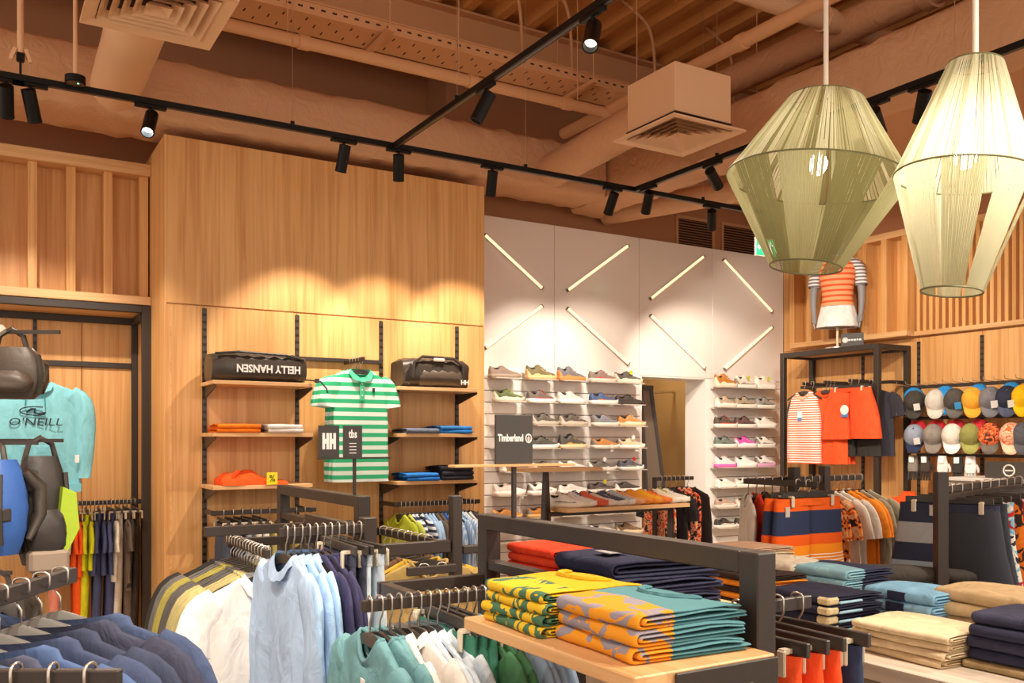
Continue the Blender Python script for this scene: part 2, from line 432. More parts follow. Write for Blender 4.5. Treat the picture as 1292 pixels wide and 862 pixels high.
MB().bar((5.86, 7.24, 2.04), (6.04, 7.24, 2.04), .03, .05).build('frame_top', BLACK, mir)
sl_ = thing('stockroom_fill_lamp', 'round white fill lamp added out of view to brighten the stockroom', 'ceiling lamp', (6.2, 7.9, 2.55))  # lamp added out of view to brighten the room behind the doorway
MB().cyl((6.2, 7.9, 2.55), (6.2, 7.9, 2.599), .12, n=24).build('housing', WHITES, sl_, True)
MB().cyl((6.2, 7.9, 2.53), (6.2, 7.9, 2.549), .11, n=24).build('diffuser', emit('stock_fill_diffuser', (1, .85, .6), 3), sl_, True)
Lp = bpy.data.lights.new('stock_fill_light', 'POINT'); Lp.energy = 16; Lp.color = (1, .84, .6); Lp.shadow_soft_size = .1
lo_ = bpy.data.objects.new('stock_fill_light', Lp); col.objects.link(lo_); lo_.parent = sl_; lo_.location = (0, 0, -.12)

# glowing bars on the white wall
LED = emit('warm_led', (1.0, .60, .28), 1.35)
leds = [((611.5, 297), (683, 363.5)), ((683, 386.7), (612.4, 438.7)), ((791.3, 310.6), (716, 366.3)), ((716, 389.5), (792.3, 459)),
        ((886.7, 324.2), (820.7, 376.8)), ((820.7, 398.5), (888.2, 464)), ((912.7, 328.2), (973, 393.2)), ((973, 413), (914.2, 465.7))]
where = ['slanting up to the oak wall, high', 'slanting down to the oak wall, low', 'rising to the right beside the oak wall, high', 'falling to the right above the shoes, low',
         'rising to the right above the doorway, high', 'falling to the right above the doorway, low', 'high, falling towards the oak battens', 'low, rising towards the oak battens']
for (a, b), wh in zip(leds, where):
    A, B = onY(a[0], a[1], YW - .012), onY(b[0], b[1], YW - .012)
    r_ = thing('led_bar', 'warm glowing light bar on white wall, ' + wh, 'light bar', ((A.x + B.x) / 2, YW, min(A.z, B.z)), (0, 0, 0), 'light bars on the white wall')
    MB().bar(A, B, .02, .026).build('channel', WHITES, r_)
    off = Vector((0, -.012, 0))
    MB().bar(A + off, B + off, .012, .022, .004).build('diffuser', LED, r_)
    e = (B - A).normalized()
    for p, s_ in ((A, -1), (B, 1)):
        MB().bar(p + off * .5 + e * s_ * .001, p + off * .5 + e * s_ * .008, .034, .03).build('end_cap', plain('grey_cap', '7d746b', .5), r_)

# upper walls
struct('wall_back_upper', MB().box(-3.2, 3.62, 7.3, 7.4, 0, 5.05), PAINTD)
struct('wall_back_upper_right', MB().box(3.5, 9.0, 6.92, 7.299, 3.415, 5.05), PAINTD)
# vents
def vent(u0, v0, u1, v1, lab):
    A = onY(u0, v0, 6.915); B = onY(u1, v1, 6.915)
    z1 = A.z; z0 = z1 - .36
    r_ = thing('wall_vent', lab, 'vent', ((A.x + B.x) / 2, 6.915, z0), (0, 0, 0), 'wall vents')
    f = MB(); t = .03
    f.box(A.x - t, A.x, 6.9, 6.92, z0 - t, z1 + t); f.box(B.x, B.x + t, 6.9, 6.92, z0 - t, z1 + t); f.box(A.x, B.x, 6.9, 6.92, z1, z1 + t); f.box(A.x, B.x, 6.9, 6.92, z0 - t, z0)
    f.build('frame', PAINT, r_)
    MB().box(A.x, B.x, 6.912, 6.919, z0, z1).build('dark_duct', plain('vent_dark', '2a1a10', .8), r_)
    n = 14
    for i in range(n):
        z = z0 + (i + .5) * (z1 - z0) / n
        MB().obox(((A.x + B.x) / 2, 6.905, z), (B.x - A.x, .014, .004), (R(35), 0, 0)).build('louvre', PAINTD, r_)
vent(855, 275, 898, 310, 'brown louvred vent above the doorway'); vent(912, 284, 952, 318, 'brown louvred vent beside the exit sign')

# ------------------------------------------------------------------ right wall
wr = struct('wall_right', MB().box(XR + .02, XR + .15, 1.5, 7.05, 0, 5.05), PAINTD)
yy = [1.5, 2.07, 2.69, 3.31, 3.93, 4.55, 5.15, 5.75, 6.35, 6.75]
for a, b in zip(yy[:-1], yy[1:]):
    MB().box(XR, XR + .02, a + .002, b - .002, .1, 2.44, .0015).build('panel', OAK, wr)
for y in yy[1:-2]: MB().box(XR - .012, XR + .001, y - .014, y + .014, .2, 2.40).build('upright', SLOT, wr)
MB().box(XR + .005, XR + .02, 1.5, 6.75, 2.445, 3.40).build('slat_backing', OAK, wr)
MB().box(XR - .06, XR + .004, 1.5, 5.16, 3.36, 3.42, .002).build('top_rail', OAKY, wr)
MB().box(XR - .06, XR + .004, 1.5, 5.16, 2.45, 2.49, .002).build('bottom_rail', OAKY, wr)
y = 5.14; ns = 0
while y > 3.2:
    MB().box(XR - .05, XR + .004, y - .031, y, 2.49, 3.36).build('slat', OAK, wr); y -= .0625
# deeper battened box over the frame
MB().box(XR - .16, XR + .004, 5.165, 6.52, 3.36, 3.42, .002).build('box_rail', OAKY, wr)
MB().box(XR - .16, XR + .004, 5.165, 6.52, 2.45, 2.50, .002).build('box_rail', OAKY, wr)
y = 5.165
while y < 6.55:
    MB().box(XR - .15, XR + .004, y, y + .06, 2.50, 3.36, .002).build('batten', OAK, wr); y += .218
# black display frame standing at the right wall
FX, FY0, FY1, FZ = 6.95, 5.23, 6.37, 2.37
t2 = struct('trim_2', MB().box(FX, FX + .05, FY0, FY0 + .05, 0, FZ, .003), BLACK)
for (x0, x1, y0, y1, z0, z1) in ((FX, FX + .05, FY1 - .05, FY1, 0, FZ), (XR - .05, XR - .002, FY0, FY0 + .05, 0, FZ), (XR - .05, XR - .002, FY1 - .05, FY1, 0, FZ),
                                 (FX, FX + .05, FY0 + .05, FY1 - .05, FZ - .05, FZ), (FX + .05, XR - .05, FY0, FY0 + .05, FZ - .05, FZ), (FX + .05, XR - .05, FY1 - .05, FY1, FZ - .05, FZ), (XR - .05, XR - .002, FY0 + .05, FY1 - .05, FZ - .05, FZ)):
    MB().box(x0, x1, y0, y1, z0, z1, .003).build('frame_member', BLACK, t2)
MB().box(FX + .05, XR - .05, FY0 + .05, FY1 - .05, FZ - .03, FZ - .005).build('top_board', OAKY, t2)

# exit sign hanging before the wall, lettered on both faces
ex = thing('exit_sign', 'green illuminated exit sign hanging near the white wall', 'exit sign', (5.88, 5.55, 3.08))
GRN = emit('exit_green', (.02, .62, .16), 1.3)
MB().box(5.755, 6.005, 5.54, 5.56, 3.08, 3.24, .003).build('housing', plain('exit_housing', 'd8d4cc', .5), ex)
for s_ in (-1, 1):
    yy_ = 5.55 + s_ * .0115
    MB().box(5.762, 5.998, yy_ - .001, yy_ + .001, 3.088, 3.232).build('panel', GRN, ex)
    g = MB(); yz = yy_ + s_ * .0015; W_ = emit('exit_white', (.9, 1, .9), 1.6)
    g.box(5.80, 5.86, yz - .0005, yz + .0005, 3.15, 3.17); g.add([(5.80 - .03, yz, 3.16), (5.80, yz, 3.185), (5.80, yz, 3.135)], [(0, 1, 2)]); g.build('arrow', W_, ex)
    g = MB(); g.cyl((5.92, yz - .0005, 3.208), (5.92, yz + .0005, 3.208), .011, n=10)
    g.obox((5.925, yz, 3.175), (.022, .001, .05), (0, R(15), 0)); g.obox((5.945, yz, 3.135), (.013, .001, .05), (0, R(-35), 0)); g.obox((5.905, yz, 3.13), (.013, .001, .05), (0, R(35), 0)); g.obox((5.945, yz, 3.185), (.04, .001, .011), (0, R(25), 0)); g.obox((5.90, yz, 3.18), (.035, .001, .011), (0, R(-35), 0))
    g.build('running_figure', W_, ex)
for x in (5.78, 5.98): MB().cyl((x, 5.55, 3.24), (x, 5.55, 5.06), .002, n=5).build('suspension_wire', SILVER, ex)

# ------------------------------------------------------------------ ceiling
cl = struct('ceiling', MB().box(-4.5, 9, -3.5, 7.3, 5.06, 5.16), DECKM)
# trapezoid deck ribs along Y
rx = -2.0
while rx < 8.8:
    MB().prism([(rx, 5.06), (rx + .03, 4.99), (rx + .11, 4.99), (rx + .14, 5.06)], 1, -1.0, 7.3).build('deck_rib', DECKM, cl); rx += .30
# steel beams along X
def ibeam(y, z1, h, x0, x1, lab):
    r_ = thing('steel_beam', lab, 'beam', ((x0 + x1) / 2, y, z1 - h))
    MB().box(x0, x1, y - .09, y + .09, z1 - .02, z1, .003).build('flange', PAINT, r_)
    MB().box(x0, x1, y - .006, y + .006, z1 - h + .02, z1 - .02).build('web', PAINT, r_)
    MB().box(x0, x1, y - .09, y + .09, z1 - h, z1 - h + .02, .003).build('flange', PAINT, r_)
ibeam(6.55, 4.985, .42, -3, 8.8, 'tan painted steel beam under the roof deck, over the wall ducts')
ibeam(1.2, 4.985, .42, -3, 8.8, 'tan painted steel beam under the roof deck, over the lamps')
# insulated ducts
def wavy_duct(axis, a0, a1, c0, c1, z0, z1, name, label, seedv):
    rnd = random.Random(seedv); n = int(abs(a1 - a0) / .09); rings = []
    for i in range(n + 1):
        a = a0 + (a1 - a0) * i / n; ring = []
        prof = [(c0, z0 + .03), (c0 + .03, z0), (c0 + (c1 - c0) * .35, z0), (c0 + (c1 - c0) * .7, z0), (c1 - .03, z0), (c1, z0 + .03), (c1, (z0 + z1) / 2), (c1, z1 - .03), (c1 - .03, z1), ((c0 + c1) / 2, z1), (c0 + .03, z1), (c0, z1 - .03), (c0, z0 + (z1 - z0) * .66), (c0, z0 + (z1 - z0) * .33)]
        seam = .008 if (i % 9 == 0) else 0
        for (c, z) in prof:
            j = rnd.uniform(-.008, .008); k2 = rnd.uniform(-.009, .009)
            cc = c + j + (seam if c > (c0 + c1) / 2 else -seam); zz = z + k2 + (seam if z > (z0 + z1) / 2 else -seam)
            ring.append((a, cc, zz) if axis == 0 else (cc, a, zz))
        rings.append(ring)
    m = MB(); m.loft(rings); o = m.build(name, DUCTM, None, True); return tag(o, label, 'duct')
wavy_duct(0, -3.2, 4.66, 6.20, 6.70, 3.58, 3.98, 'air_duct', 'wrinkled foil wrapped air duct running above the oak walls', 3)
wavy_duct(1, 6.75, -1.0, 4.68, 5.02, 3.56, 3.93, 'air_duct', 'wrinkled foil wrapped air duct crossing above the pendant lamps', 5)
# suspended soffit strips beyond the duct
struct('trim_3', MB().box(5.04, 7.4, -1.0, 6.3, 3.76, 3.80, .003), plain('soffit_board', 'c79468', .7))
# round duct in front of the upper wall, right
def round_duct(p0, p1, r, name, label, cat='duct', mat=None, n=20, bend=None):
    p0, p1 = Vector(p0), Vector(p1); pts = [p0.lerp(p1, i / 16) for i in range(17)]
    rr = [r * (1 + (.012 if i % 4 == 0 else 0)) for i in range(17)]
    m = MB().tube(pts, rr, n); return tag(m.build(name, mat or DUCTM, None, True), label, cat)
A = onY(810, 273, 6.55); B = A + Vector((0, -2.2, 0))
round_duct((5.14, 6.85, 3.63), (6.0, 4.6, 3.63), .10, 'round_duct', 'short tan round duct slanting behind the corner of the light track')
# diffusers
def diffuser(cx, cy, z, s_, label, boxh, gap):
    r_ = thing('ceiling_diffuser', label, 'air diffuser', (cx, cy, z), (0, 0, 0), 'square ceiling diffusers')
    h = s_ / 2
    fr_ = MB()
    o_, i_ = h, h * .80
    V = []
    for q, zz in ((o_, z), (i_, z + .012)):
        V += [(cx - q, cy - q, zz), (cx + q, cy - q, zz), (cx + q, cy + q, zz), (cx - q, cy + q, zz)]
    F = [(i, (i + 1) % 4, 4 + (i + 1) % 4, 4 + i) for i in range(4)]
    for q, zz in ((o_, z + .012), (i_, z + .024)):
        V += [(cx - q, cy - q, zz), (cx + q, cy - q, zz), (cx + q, cy + q, zz), (cx - q, cy + q, zz)]
    F += [(8 + i, 12 + i, 12 + (i + 1) % 4, 8 + (i + 1) % 4) for i in range(4)] + [(i, 8 + i, 8 + (i + 1) % 4, (i + 1) % 4) for i in range(4)]
    fr_.add(V, [f[::-1] for f in F]); fr_.build('face_frame', DIFFM, r_)
    n = 5
    for k_ in range(n):
        a = h * (.79 - .15 * k_); b_ = a - h * .135; m = MB(); za, zb = z + .004, z + .042
        V = [(cx - a, cy - a, za), (cx + a, cy - a, za), (cx + a, cy + a, za), (cx - a, cy + a, za), (cx - b_, cy - b_, zb), (cx + b_, cy - b_, zb), (cx + b_, cy + b_, zb), (cx - b_, cy + b_, zb)]
        V += [(x, y, zz + .003) for (x, y, zz) in V]
        F = [(i, 4 + i, 4 + (i + 1) % 4, (i + 1) % 4) for i in range(4)] + [(8 + i, 8 + (i + 1) % 4, 12 + (i + 1) % 4, 12 + i) for i in range(4)]
        m.add(V, F); m.build('cone_ring', DIFFM, r_)
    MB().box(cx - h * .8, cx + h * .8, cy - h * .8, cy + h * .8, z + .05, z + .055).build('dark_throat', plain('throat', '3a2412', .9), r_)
    q = h * .78
    b = MB(); b.box(cx - q, cx + q, cy - q, cy + q, z + .056, z + boxh, .004); b.build('plenum_box', DIFFM, r_)
    return r_
diffuser(3.91, 4.43, 3.45, .595, 'square louvred air diffuser with deep plenum box over the shop floor', .36, 0)
diffuser(.745, 4.405, 3.47, .595, 'square louvred air diffuser above the left bay', .42, 0)
round_duct((3.95, 4.68, 3.70), (4.12, 6.25, 3.72), .135, 'round_duct', 'round wrapped duct feeding the deep plenum diffuser')
round_duct((.76, 4.66, 3.72), (.80, 6.25, 3.74), .15, 'round_duct', 'fat round duct feeding the diffuser above the left bay', mat=DIFFM)
# pipes
def pipe(p0, p1, r, label, mat=PAINT, coupl=()):
    root = thing('ceiling_pipe', label, 'pipe', tuple(Vector(p0).lerp(Vector(p1), .5)))
    MB().cyl(p0, p1, r, n=14).build('tube', mat, root, True)
    p0, p1 = Vector(p0), Vector(p1); e = (p1 - p0).normalized()
    for c_ in coupl:
        q = p0.lerp(p1, c_); MB().cyl(q - e * .035, q + e * .035, r * 1.18, n=14).build('coupling', mat, root, True)
    return root
def hang(p, z1, parent, r=.004, mat=PAINT): MB().cyl((p[0], p[1], p[2]), (p[0], p[1], z1), r, n=5).build('hanger_rod', mat, parent)
A = onZ(600, 104, 4.0)
py_ = A.y
p_ = pipe((-.2, py_, 4.0), (4.25, py_, 4.0), .04, 'long tan sprinkler pipe running between duct and cable tray', PAINT, (.2, .45, .72, .9))
for x in (.6, 1.7, 2.9, 3.9): hang((x, py_, 4.0), 4.98, p_)
p_ = pipe((4.19, 6.15, 4.02), (4.19, -.5, 4.02), .045, 'straight tan pipe crossing above the deep plenum diffuser', PAINT, (.3,))
for y in (5.2, 3.6, 2.2): hang((4.19, y, 4.02), 4.98, p_)
q = onZ(1050, 28, 4.3)
p_ = pipe((3.3, q.y, 4.3), (6.2, q.y, 4.3), .07, 'thick pale pipe crossing above the round pendant lamp', DIFFM, (.55,))
for x in (3.9, 5.3): hang((x, q.y, 4.3), 4.98, p_)
p_ = pipe((5.1, 5.6, 4.30), (5.1, -.5, 4.30), .11, 'fat tan pipe running high beside the wrapped duct', DUCTM, (.35,))
for y in (4.9, 2.8): hang((5.1, y, 4.3), 4.98, p_)
p_ = pipe((.95, 4.2, 4.08), (1.18, 5.64, 4.02), .055, 'short tan branch pipe next to the left diffuser', PAINT, (.9,))
# perforated cable tray
A = onZ(620, 75, 4.2); ty = A.y
ct = thing('cable_tray', 'perforated tan cable tray hanging below the roof deck', 'cable tray', (2.2, ty, 4.2))
MB().box(-.3, 4.45, ty, ty + .003, 4.20, 4.28).build('side', PAINT, ct)
MB().box(-.3, 4.45, ty + .297, ty + .3, 4.20, 4.28).build('side', PAINT, ct)
MB().box(-.3, 4.45, ty + .003, ty + .297, 4.20, 4.204).build('bottom', PAINT, ct)
MB().box(-.3, 4.45, ty - .012, ty, 4.272, 4.28).build('lip', PAINT, ct)
sl = MB(); HOLE = plain('tray_hole', '3b2414', .9)
x = -.25
while x < 4.4:
    sl.box(x, x + .03, ty - .0015, ty + .001, 4.235, 4.247); x += .075
o = sl.build('side_slots', HOLE, ct); o['kind'] = 'stuff'
sl = MB(); x = -.25; i = 0
while x < 4.4:
    for j, yy_ in enumerate((.07, .15, .23)):
        if (i + j) % 2 == 0: sl.box(x, x + .008, ty + yy_ - .02, ty + yy_ + .02, 4.1975, 4.2005)
    x += .075; i += 1
o = sl.build('bottom_slots', HOLE, ct); o['kind'] = 'stuff'
for x in (.55, 2.36, 4.0):
    MB().box(x - .02, x + .02, ty - .12, ty + .42, 4.165, 4.195, .002).build('strut', PAINT, ct)
    for yy_ in (-.09, .39): MB().cyl((x, ty + yy_, 4.165), (x, ty + yy_, 4.98), .005, n=5).build('hanger_rod', PAINT, ct)
# conduits curling from deck to tray
def conduit(pts, r, label):
    P = [Vector(p) for p in pts]; out = []
    for i in range(len(P) - 1):
        for j in range(5):
            out.append(P[i].lerp(P[i + 1], j / 5))
    out.append(P[-1]); sm = out[:]
    for _ in range(3): sm = [sm[0]] + [(sm[i - 1] + sm[i] * 2 + sm[i + 1]) / 4 for i in range(1, len(sm) - 1)] + [sm[-1]]
    return tag(MB().tube(sm, r, 8).build('conduit', PAINT, None, True), label, 'conduit', 'tan conduits dropping from the deck')
for i, u in enumerate((640, 702, 806, 905)):
    a = onY(u, 60, 6.0)
    conduit([(a.x - .35, 5.80, 5.06), (a.x - .06, 5.80, 4.93), (a.x, 5.80, 4.75), (a.x + .02, 5.80, 4.205)], .013, 'thin tan conduit bending down from the roof deck')
# drop rods with devices, upper left
dl = thing('sensor_puck', 'black round sensor hanging on a pale tube from the ceiling', 'sensor', tuple(onZ(95, 105, 3.42)))
c_ = ORG[dl.name]
MB().cyl(c_, c_ + Vector((0, 0, .035)), .052, n=24).build('puck', TRACKM, dl, True)
MB().cyl(c_ - Vector((0, 0, .006)), c_, .044, n=24).build('lens_ring', plain('dark_lens', '2b2622', .25), dl, True)
MB().cyl(c_ + Vector((0, 0, .035)), c_ + Vector((0, 0, 1.55)), .011, n=10).build('drop_tube', DIFFM, dl, True)
MB().cyl(c_ + Vector((.012, -.02, -.0075)), c_ + Vector((.012, -.02, -.006)), .005, n=8).build('indicator', emit('green_dot', (.2, 1, .5), 2), dl)
c_ = Vector((onZ(25, 85, 3.5).x, 5.44, 3.42))
dh = thing('track_feed_drop', 'pale feed tube with clamp holding the black light track', 'feed tube', tuple(c_))
MB().cyl(c_ + Vector((0, 0, .13)), c_ + Vector((0, 0, 1.5)), .016, n=10).build('tube', DIFFM, dh, True)
MB().cyl(c_ + Vector((0, 0, -.018)), c_ + Vector((0, 0, .1)), .006, n=8).build('rod', TRACKM, dh)
MB().box(c_.x - .02, c_.x + .02, c_.y - .02, c_.y + .02, c_.z + .085, c_.z + .13, .006).build('clamp', TRACKM, dh)
for s_ in (-1, 1): MB().obox(c_ + Vector((s_ * .035, 0, .12)), (.02, .03, .07), (0, R(s_ * -20), 0), .003).build('clamp_wing', DIFFM, dh)

# ------------------------------------------------------------------ tracks
def track(p0, p1, label, axis):
    r_ = thing('light_track', label, 'light track', tuple((Vector(p0) + Vector(p1)) / 2))
    MB().bar(p0, p1, .036, .034, .002).build('profile', TRACKM, r_)
    q = Vector((0, 0, -.0175))
    MB().bar(Vector(p0) + q, Vector(p1) + q, .012, .001).build('slot', plain('track_slot', '5a4a3c', .4), r_)
    n = 5 if axis == 'x' else 4
    for i in range(n):
        c = Vector(p0).lerp(Vector(p1), (i + .5) / n)
        MB().cyl(c + Vector((0, 0, .015)), (c.x, c.y, 5.06), .0018, n=5).build('suspension_wire', SILVER, r_)
        MB().box(c.x - .012, c.x + .012, c.y - .008, c.y + .008, c.z + .017, c.z + .04, .002).build('wire_clip', TRACKM, r_)
TY = 5.44; TXA = 2.375; TXB = 4.365; zc = ZT + .017
track((-2.5, TY, zc), (5.9, TY, zc), 'black light track running along the oak shelving wall', 'x')
track((TXA, TY - .019, zc), (TXA, -1.5, zc), 'black light track running between the two ceiling diffusers', 'y')
track((TXB, TY - .019, zc), (TXB, -1.5, zc), 'black light track running under the wrapped duct by the lamps', 'y')
track((.1, 2.8, zc), (.1, -1.5, zc), 'added unseen black light track over the aisle', 'y')  # unseen track added to carry fill spots for the left foreground
def tx(u): return onY(u, 200, TY).x
S = [(8, (tx(8) + .1, 6.9, 1.5), 'beside the feed tube, aimed at the left bay', 1.0), (38, (tx(38) + .55, 6.6, 1.2), 'beside the feed tube, turned to the hoodie', 1.0),
     (190, (.1, 3.6, .6), 'left of the oak wall, lens in view', 1.3), (434, (1.95, 6.25, 1.5), 'before the oak wall, left of the track joint', 1.35),
     (503, (2.75, 6.25, 1.5), 'at the joint of two light tracks', 1.2), (621, (3.35, 6.25, 1.6), 'before the end of the oak wall', 1.35),
     (773, (4.3, 6.75, 1.5), 'left of the track corner by the white wall', 1.35), (898, (6.4, 6.75, 1.5), 'before the wall vents', 1.7)]
for u, aim, lab, pw in S:
    spot((tx(u), TY, ZT), aim, 'black cylindrical track spotlight ' + lab, pw, lens=LENSB if u == 190 else None)
spot((TXB, 5.28, ZT), (5.0, 6.75, 1.5), 'black cylindrical track spotlight right at the track corner', 1.25, axis='y')
spot((TXA, onX(613, 130, TXA).y, ZT), (1.35, 4.75, 1.0), 'black cylindrical track spotlight under the middle track, by the cable tray', 1.9, axis='y')
spot((TXA, onX(748, 45, TXA).y, ZT), (1.1, 2.0, 1.0), 'black cylindrical track spotlight under the middle track, below the deck ribs', 1.9, axis='y')
spot((TXB, onX(1165, 120, TXB).y, ZT), (5.7, 4.6, .9), 'black cylindrical track spotlight half hidden by the tall pendant lamp', 2.0, axis='y')
spot((TXB, 4.6, ZT), (7.1, 5.8, 1.8), 'black cylindrical track spotlight above the tall round lamp, aimed at the right wall', 2.2, 75, axis='y')
spot((TXB, 3.3, ZT), (7.2, 4.5, 1.6), 'black cylindrical track spotlight above the cap rails, aimed at the right wall', 2.2, 75, axis='y')
spot((TXB, 2.2, ZT), (5.5, 3.7, .8), 'added out-of-view fill spotlight aimed at the hanging shorts', 2.8, axis='y')  # spots from here on are added out of view as foreground fill
spot((TXB, 1.0, ZT), (3.0, 1.9, .8), 'added out-of-view fill spotlight aimed at the folded trousers', 3.0, axis='y')
spot((TXA, .9, ZT), (1.3, 1.6, 1.1), 'added out-of-view fill spotlight over the striped knit pile', 2.1, axis='y')
spot((TXA, -.2, ZT), (1.6, 2.6, 1.0), 'added fill spotlight behind the camera', 1.7, axis='y')
spot((.1, 2.4, ZT), (.9, 3.4, .9), 'added unseen fill spotlight over the aisle, aimed at the shirts', 1.9, axis='y')  # fill spots on the added aisle track
spot((.1, 1.3, ZT), (.0, 2.4, 1.0), 'added unseen fill spotlight over the aisle, aimed at the backpacks', 1.8, axis='y')
spot((.1, .3, ZT), (-.1, 1.7, 1.0), 'added unseen fill spotlight over the aisle, aimed at the blue tops', 1.5, axis='y')
# ------------------------------------------------------------------ garment and goods generators (shared mesh data)
MC = {}
def ell(cx, cz, a, b, n, ph=0, amp=0, k=9, zf=None, y0=0):
    out = []
    for i in range(n):
        th = 2 * math.pi * i / n; c, s_ = math.cos(th), math.sin(th)
        x = a * math.copysign(abs(c) ** .75, c); y = b * math.copysign(abs(s_) ** .7, s_)
        y += amp * math.sin(k * x + ph)
        out.append(Vector((cx + x, y0 + y, cz + (zf(x, y) if zf else 0))))
    return out
def shirt_mesh(seed=0, W=.21, L=.70, sleeve='short', T=.020, neck=.075, A=.235):
    key = ('shirt', seed, W, L, sleeve, T, neck, A)
    if key in MC: return MC[key]
    rnd = random.Random(seed * 13 + 5); m = MB(); n = 44; rings = []
    dip = .065
    lev = [(-.088, neck, T * .9), (-.097, neck + .025, T * .8), (-.115, W * .68, T * .75), (-.140, W * .96, T * .7), (-.165, W + .008, T * .9), (-.21, W + .012, T * 1.1), (-.30, A, T * 1.25)]
    lev += [(-.30 - (L - .30) * f, A + .01 * f, T * (1.25 + .1 * f)) for f in (.15, .3, .45, .6, .75, .88, .97, 1.0)]
    ph = rnd.uniform(0, 6); k1_, k2_ = rnd.uniform(15, 21), rnd.uniform(34, 46)
    for i, (z, a, b) in enumerate(lev):
        am = 0 if z > -.12 else min(.012, (-.12 - z) * .03) * rnd.uniform(.8, 1.2)
        zf = None
        if i == 0: zf = lambda x, y: (-dip * max(0, 1 - (x / neck) ** 2) if y < 0 else -.012 * max(0, 1 - (x / neck) ** 2))
        elif i == 1: zf = lambda x, y: (-dip * .98 * max(0, 1 - (x / (neck + .02)) ** 2) if y < 0 else -.012 * max(0, 1 - (x / neck) ** 2))
        elif i == 2: zf = lambda x, y: (-dip * .72 * max(0, 1 - (x / (neck + .03)) ** 2) if y < 0 else 0)
        elif i == 3: zf = lambda x, y: (-dip * .4 * max(0, 1 - (x / (neck + .04)) ** 2) if y < 0 else 0)
        rg_ = ell(rnd.uniform(-.003, .003), z, a, b, n, ph + z * 2.2, am, k1_, zf)
        for p_ in rg_: p_.y += am * .35 * math.sin(k2_ * p_.x + ph * 2 + z * 5)
        rings.append(rg_)
    m.loft(rings, False, False)
    if sleeve != 'none':
        for s_ in (-1, 1):
            if sleeve == 'short': path = [(W * .84, -.165, .052), (W + .012, -.205, .070), (W + .034, -.275, .078), (W + .045, -.345, .080)]
            else: path = [(W * .86, -.16, .055), (W + .03, -.22, .070), (W + .052, -.32, .068), (W + .058, -.44, .060), (W + .056, -.56, .052), (W + .05, -.66, .045), (W + .05, -.70, .042)]
            fine = []
            for j in range(len(path) - 1):
                pa = path[max(j - 1, 0)]; pb = path[j]; pc = path[j + 1]; pd = path[min(j + 2, len(path) - 1)]
                for q in range(3):
                    t = q / 3
                    fine.append(tuple(.5 * (2 * pb[k] + (pc[k] - pa[k]) * t + (2 * pa[k] - 5 * pb[k] + 4 * pc[k] - pd[k]) * t * t + (3 * pb[k] - pa[k] - 3 * pc[k] + pd[k]) * t ** 3) for k in range(3)))
            path = fine + [path[-1]]
            rs = []
            for j, (px, pz, hw) in enumerate(path):
                nx_, nz_ = (path[min(j + 1, len(path) - 1)][0] - path[max(j - 1, 0)][0], path[min(j + 1, len(path) - 1)][1] - path[max(j - 1, 0)][1])
                l_ = math.hypot(nx_, nz_); nx_, nz_ = nx_ / l_, nz_ / l_
                ring = []
                for q in range(16):
                    th = 2 * math.pi * q / 16
                    e = hw * math.cos(th); y = (T * 1.05) * math.sin(th) + .003 * math.sin(j * .9 + ph + 2 * math.cos(th))
                    # perpendicular to path in the XZ plane
                    ring.append(Vector((s_ * (px + e * -nz_ * 1.0), y, pz + e * nx_)))
                rs.append(ring if s_ > 0 else ring[::-1])
            m.loft(rs, True, False)
    me = m.mesh('shirt', True); MC[key] = me; return me
def collar_mesh(W=.075, T=.02):
    key = ('collar', W, T)
    if key in MC: return MC[key]
    m = MB(); n = 26; A_, B_ = [], []
    for i in range(n):
        th = 2 * math.pi * i / n; x = W * math.cos(th); y = (T * 1.2) * math.sin(th)
        f = max(0, 1 - (x / W) ** 2) if y < 0 else 0
        A_.append(Vector((x, y, -.080 - .06 * f))); B_.append(Vector((x * 1.28, y * 1.5 - (.006 if y < 0 else -.004), -.108 - .062 * f - (.012 if f > .3 and f < .85 else 0))))
    m.loft([A_, B_], False, False); me = m.mesh('collar', True); MC[key] = me; return me
def neckband_mesh(W=.076, T=.019):
    key = ('band', W, T)
    if key in MC: return MC[key]
    P = []
    for i in range(25):
        th = 2 * math.pi * i / 24; x = W * math.cos(th); y = T * math.sin(th)
        f = max(0, 1 - (x / W) ** 2)
        P.append((x, y, -.088 - (.065 * f if y < 0 else .012 * f)))
    me = MB().tube(P, .007, 6).mesh('neckband', True); MC[key] = me; return me
def legs_mesh(seed=0, W=.18, L=.46, T=.028, flare=.02, waist=.17):
    """shorts or trousers hung from the waist; waistband top at z = -.085"""
    key = ('legs', seed, W, L, T, flare, waist)
    if key in MC: return MC[key]
    rnd = random.Random(seed * 7 + 1); m = MB(); n = 16; ph = rnd.uniform(0, 6)
    z0 = -.085; crotch = z0 - min(.26, L * .52)
    for s_ in (-1, 1):
        rs = []
        N = 9
        for i in range(N):
            f = i / (N - 1); z = z0 - f * L
            half = (waist + (W - waist) * min(1, f * 2.2)) / 2
            if z < crotch:
                g = (crotch - z) / max(.01, (L - (z0 - crotch))); half2 = half + flare * .5 * g; cx = half + .004 + flare * .5 * g
            else: half2 = half; cx = half - .002
            b = T * (.7 if i == 0 else .85 + .3 * min(1, f * 2))
            ring = ell(s_ * cx, z + rnd.uniform(-.003, .003), half2, b, n, ph + f * 3 + s_, .006 * min(1, f * 3), 30)
            rs.append(ring)
        m.loft(rs, False, False)
    me = m.mesh('shorts', True); MC[key] = me; return me
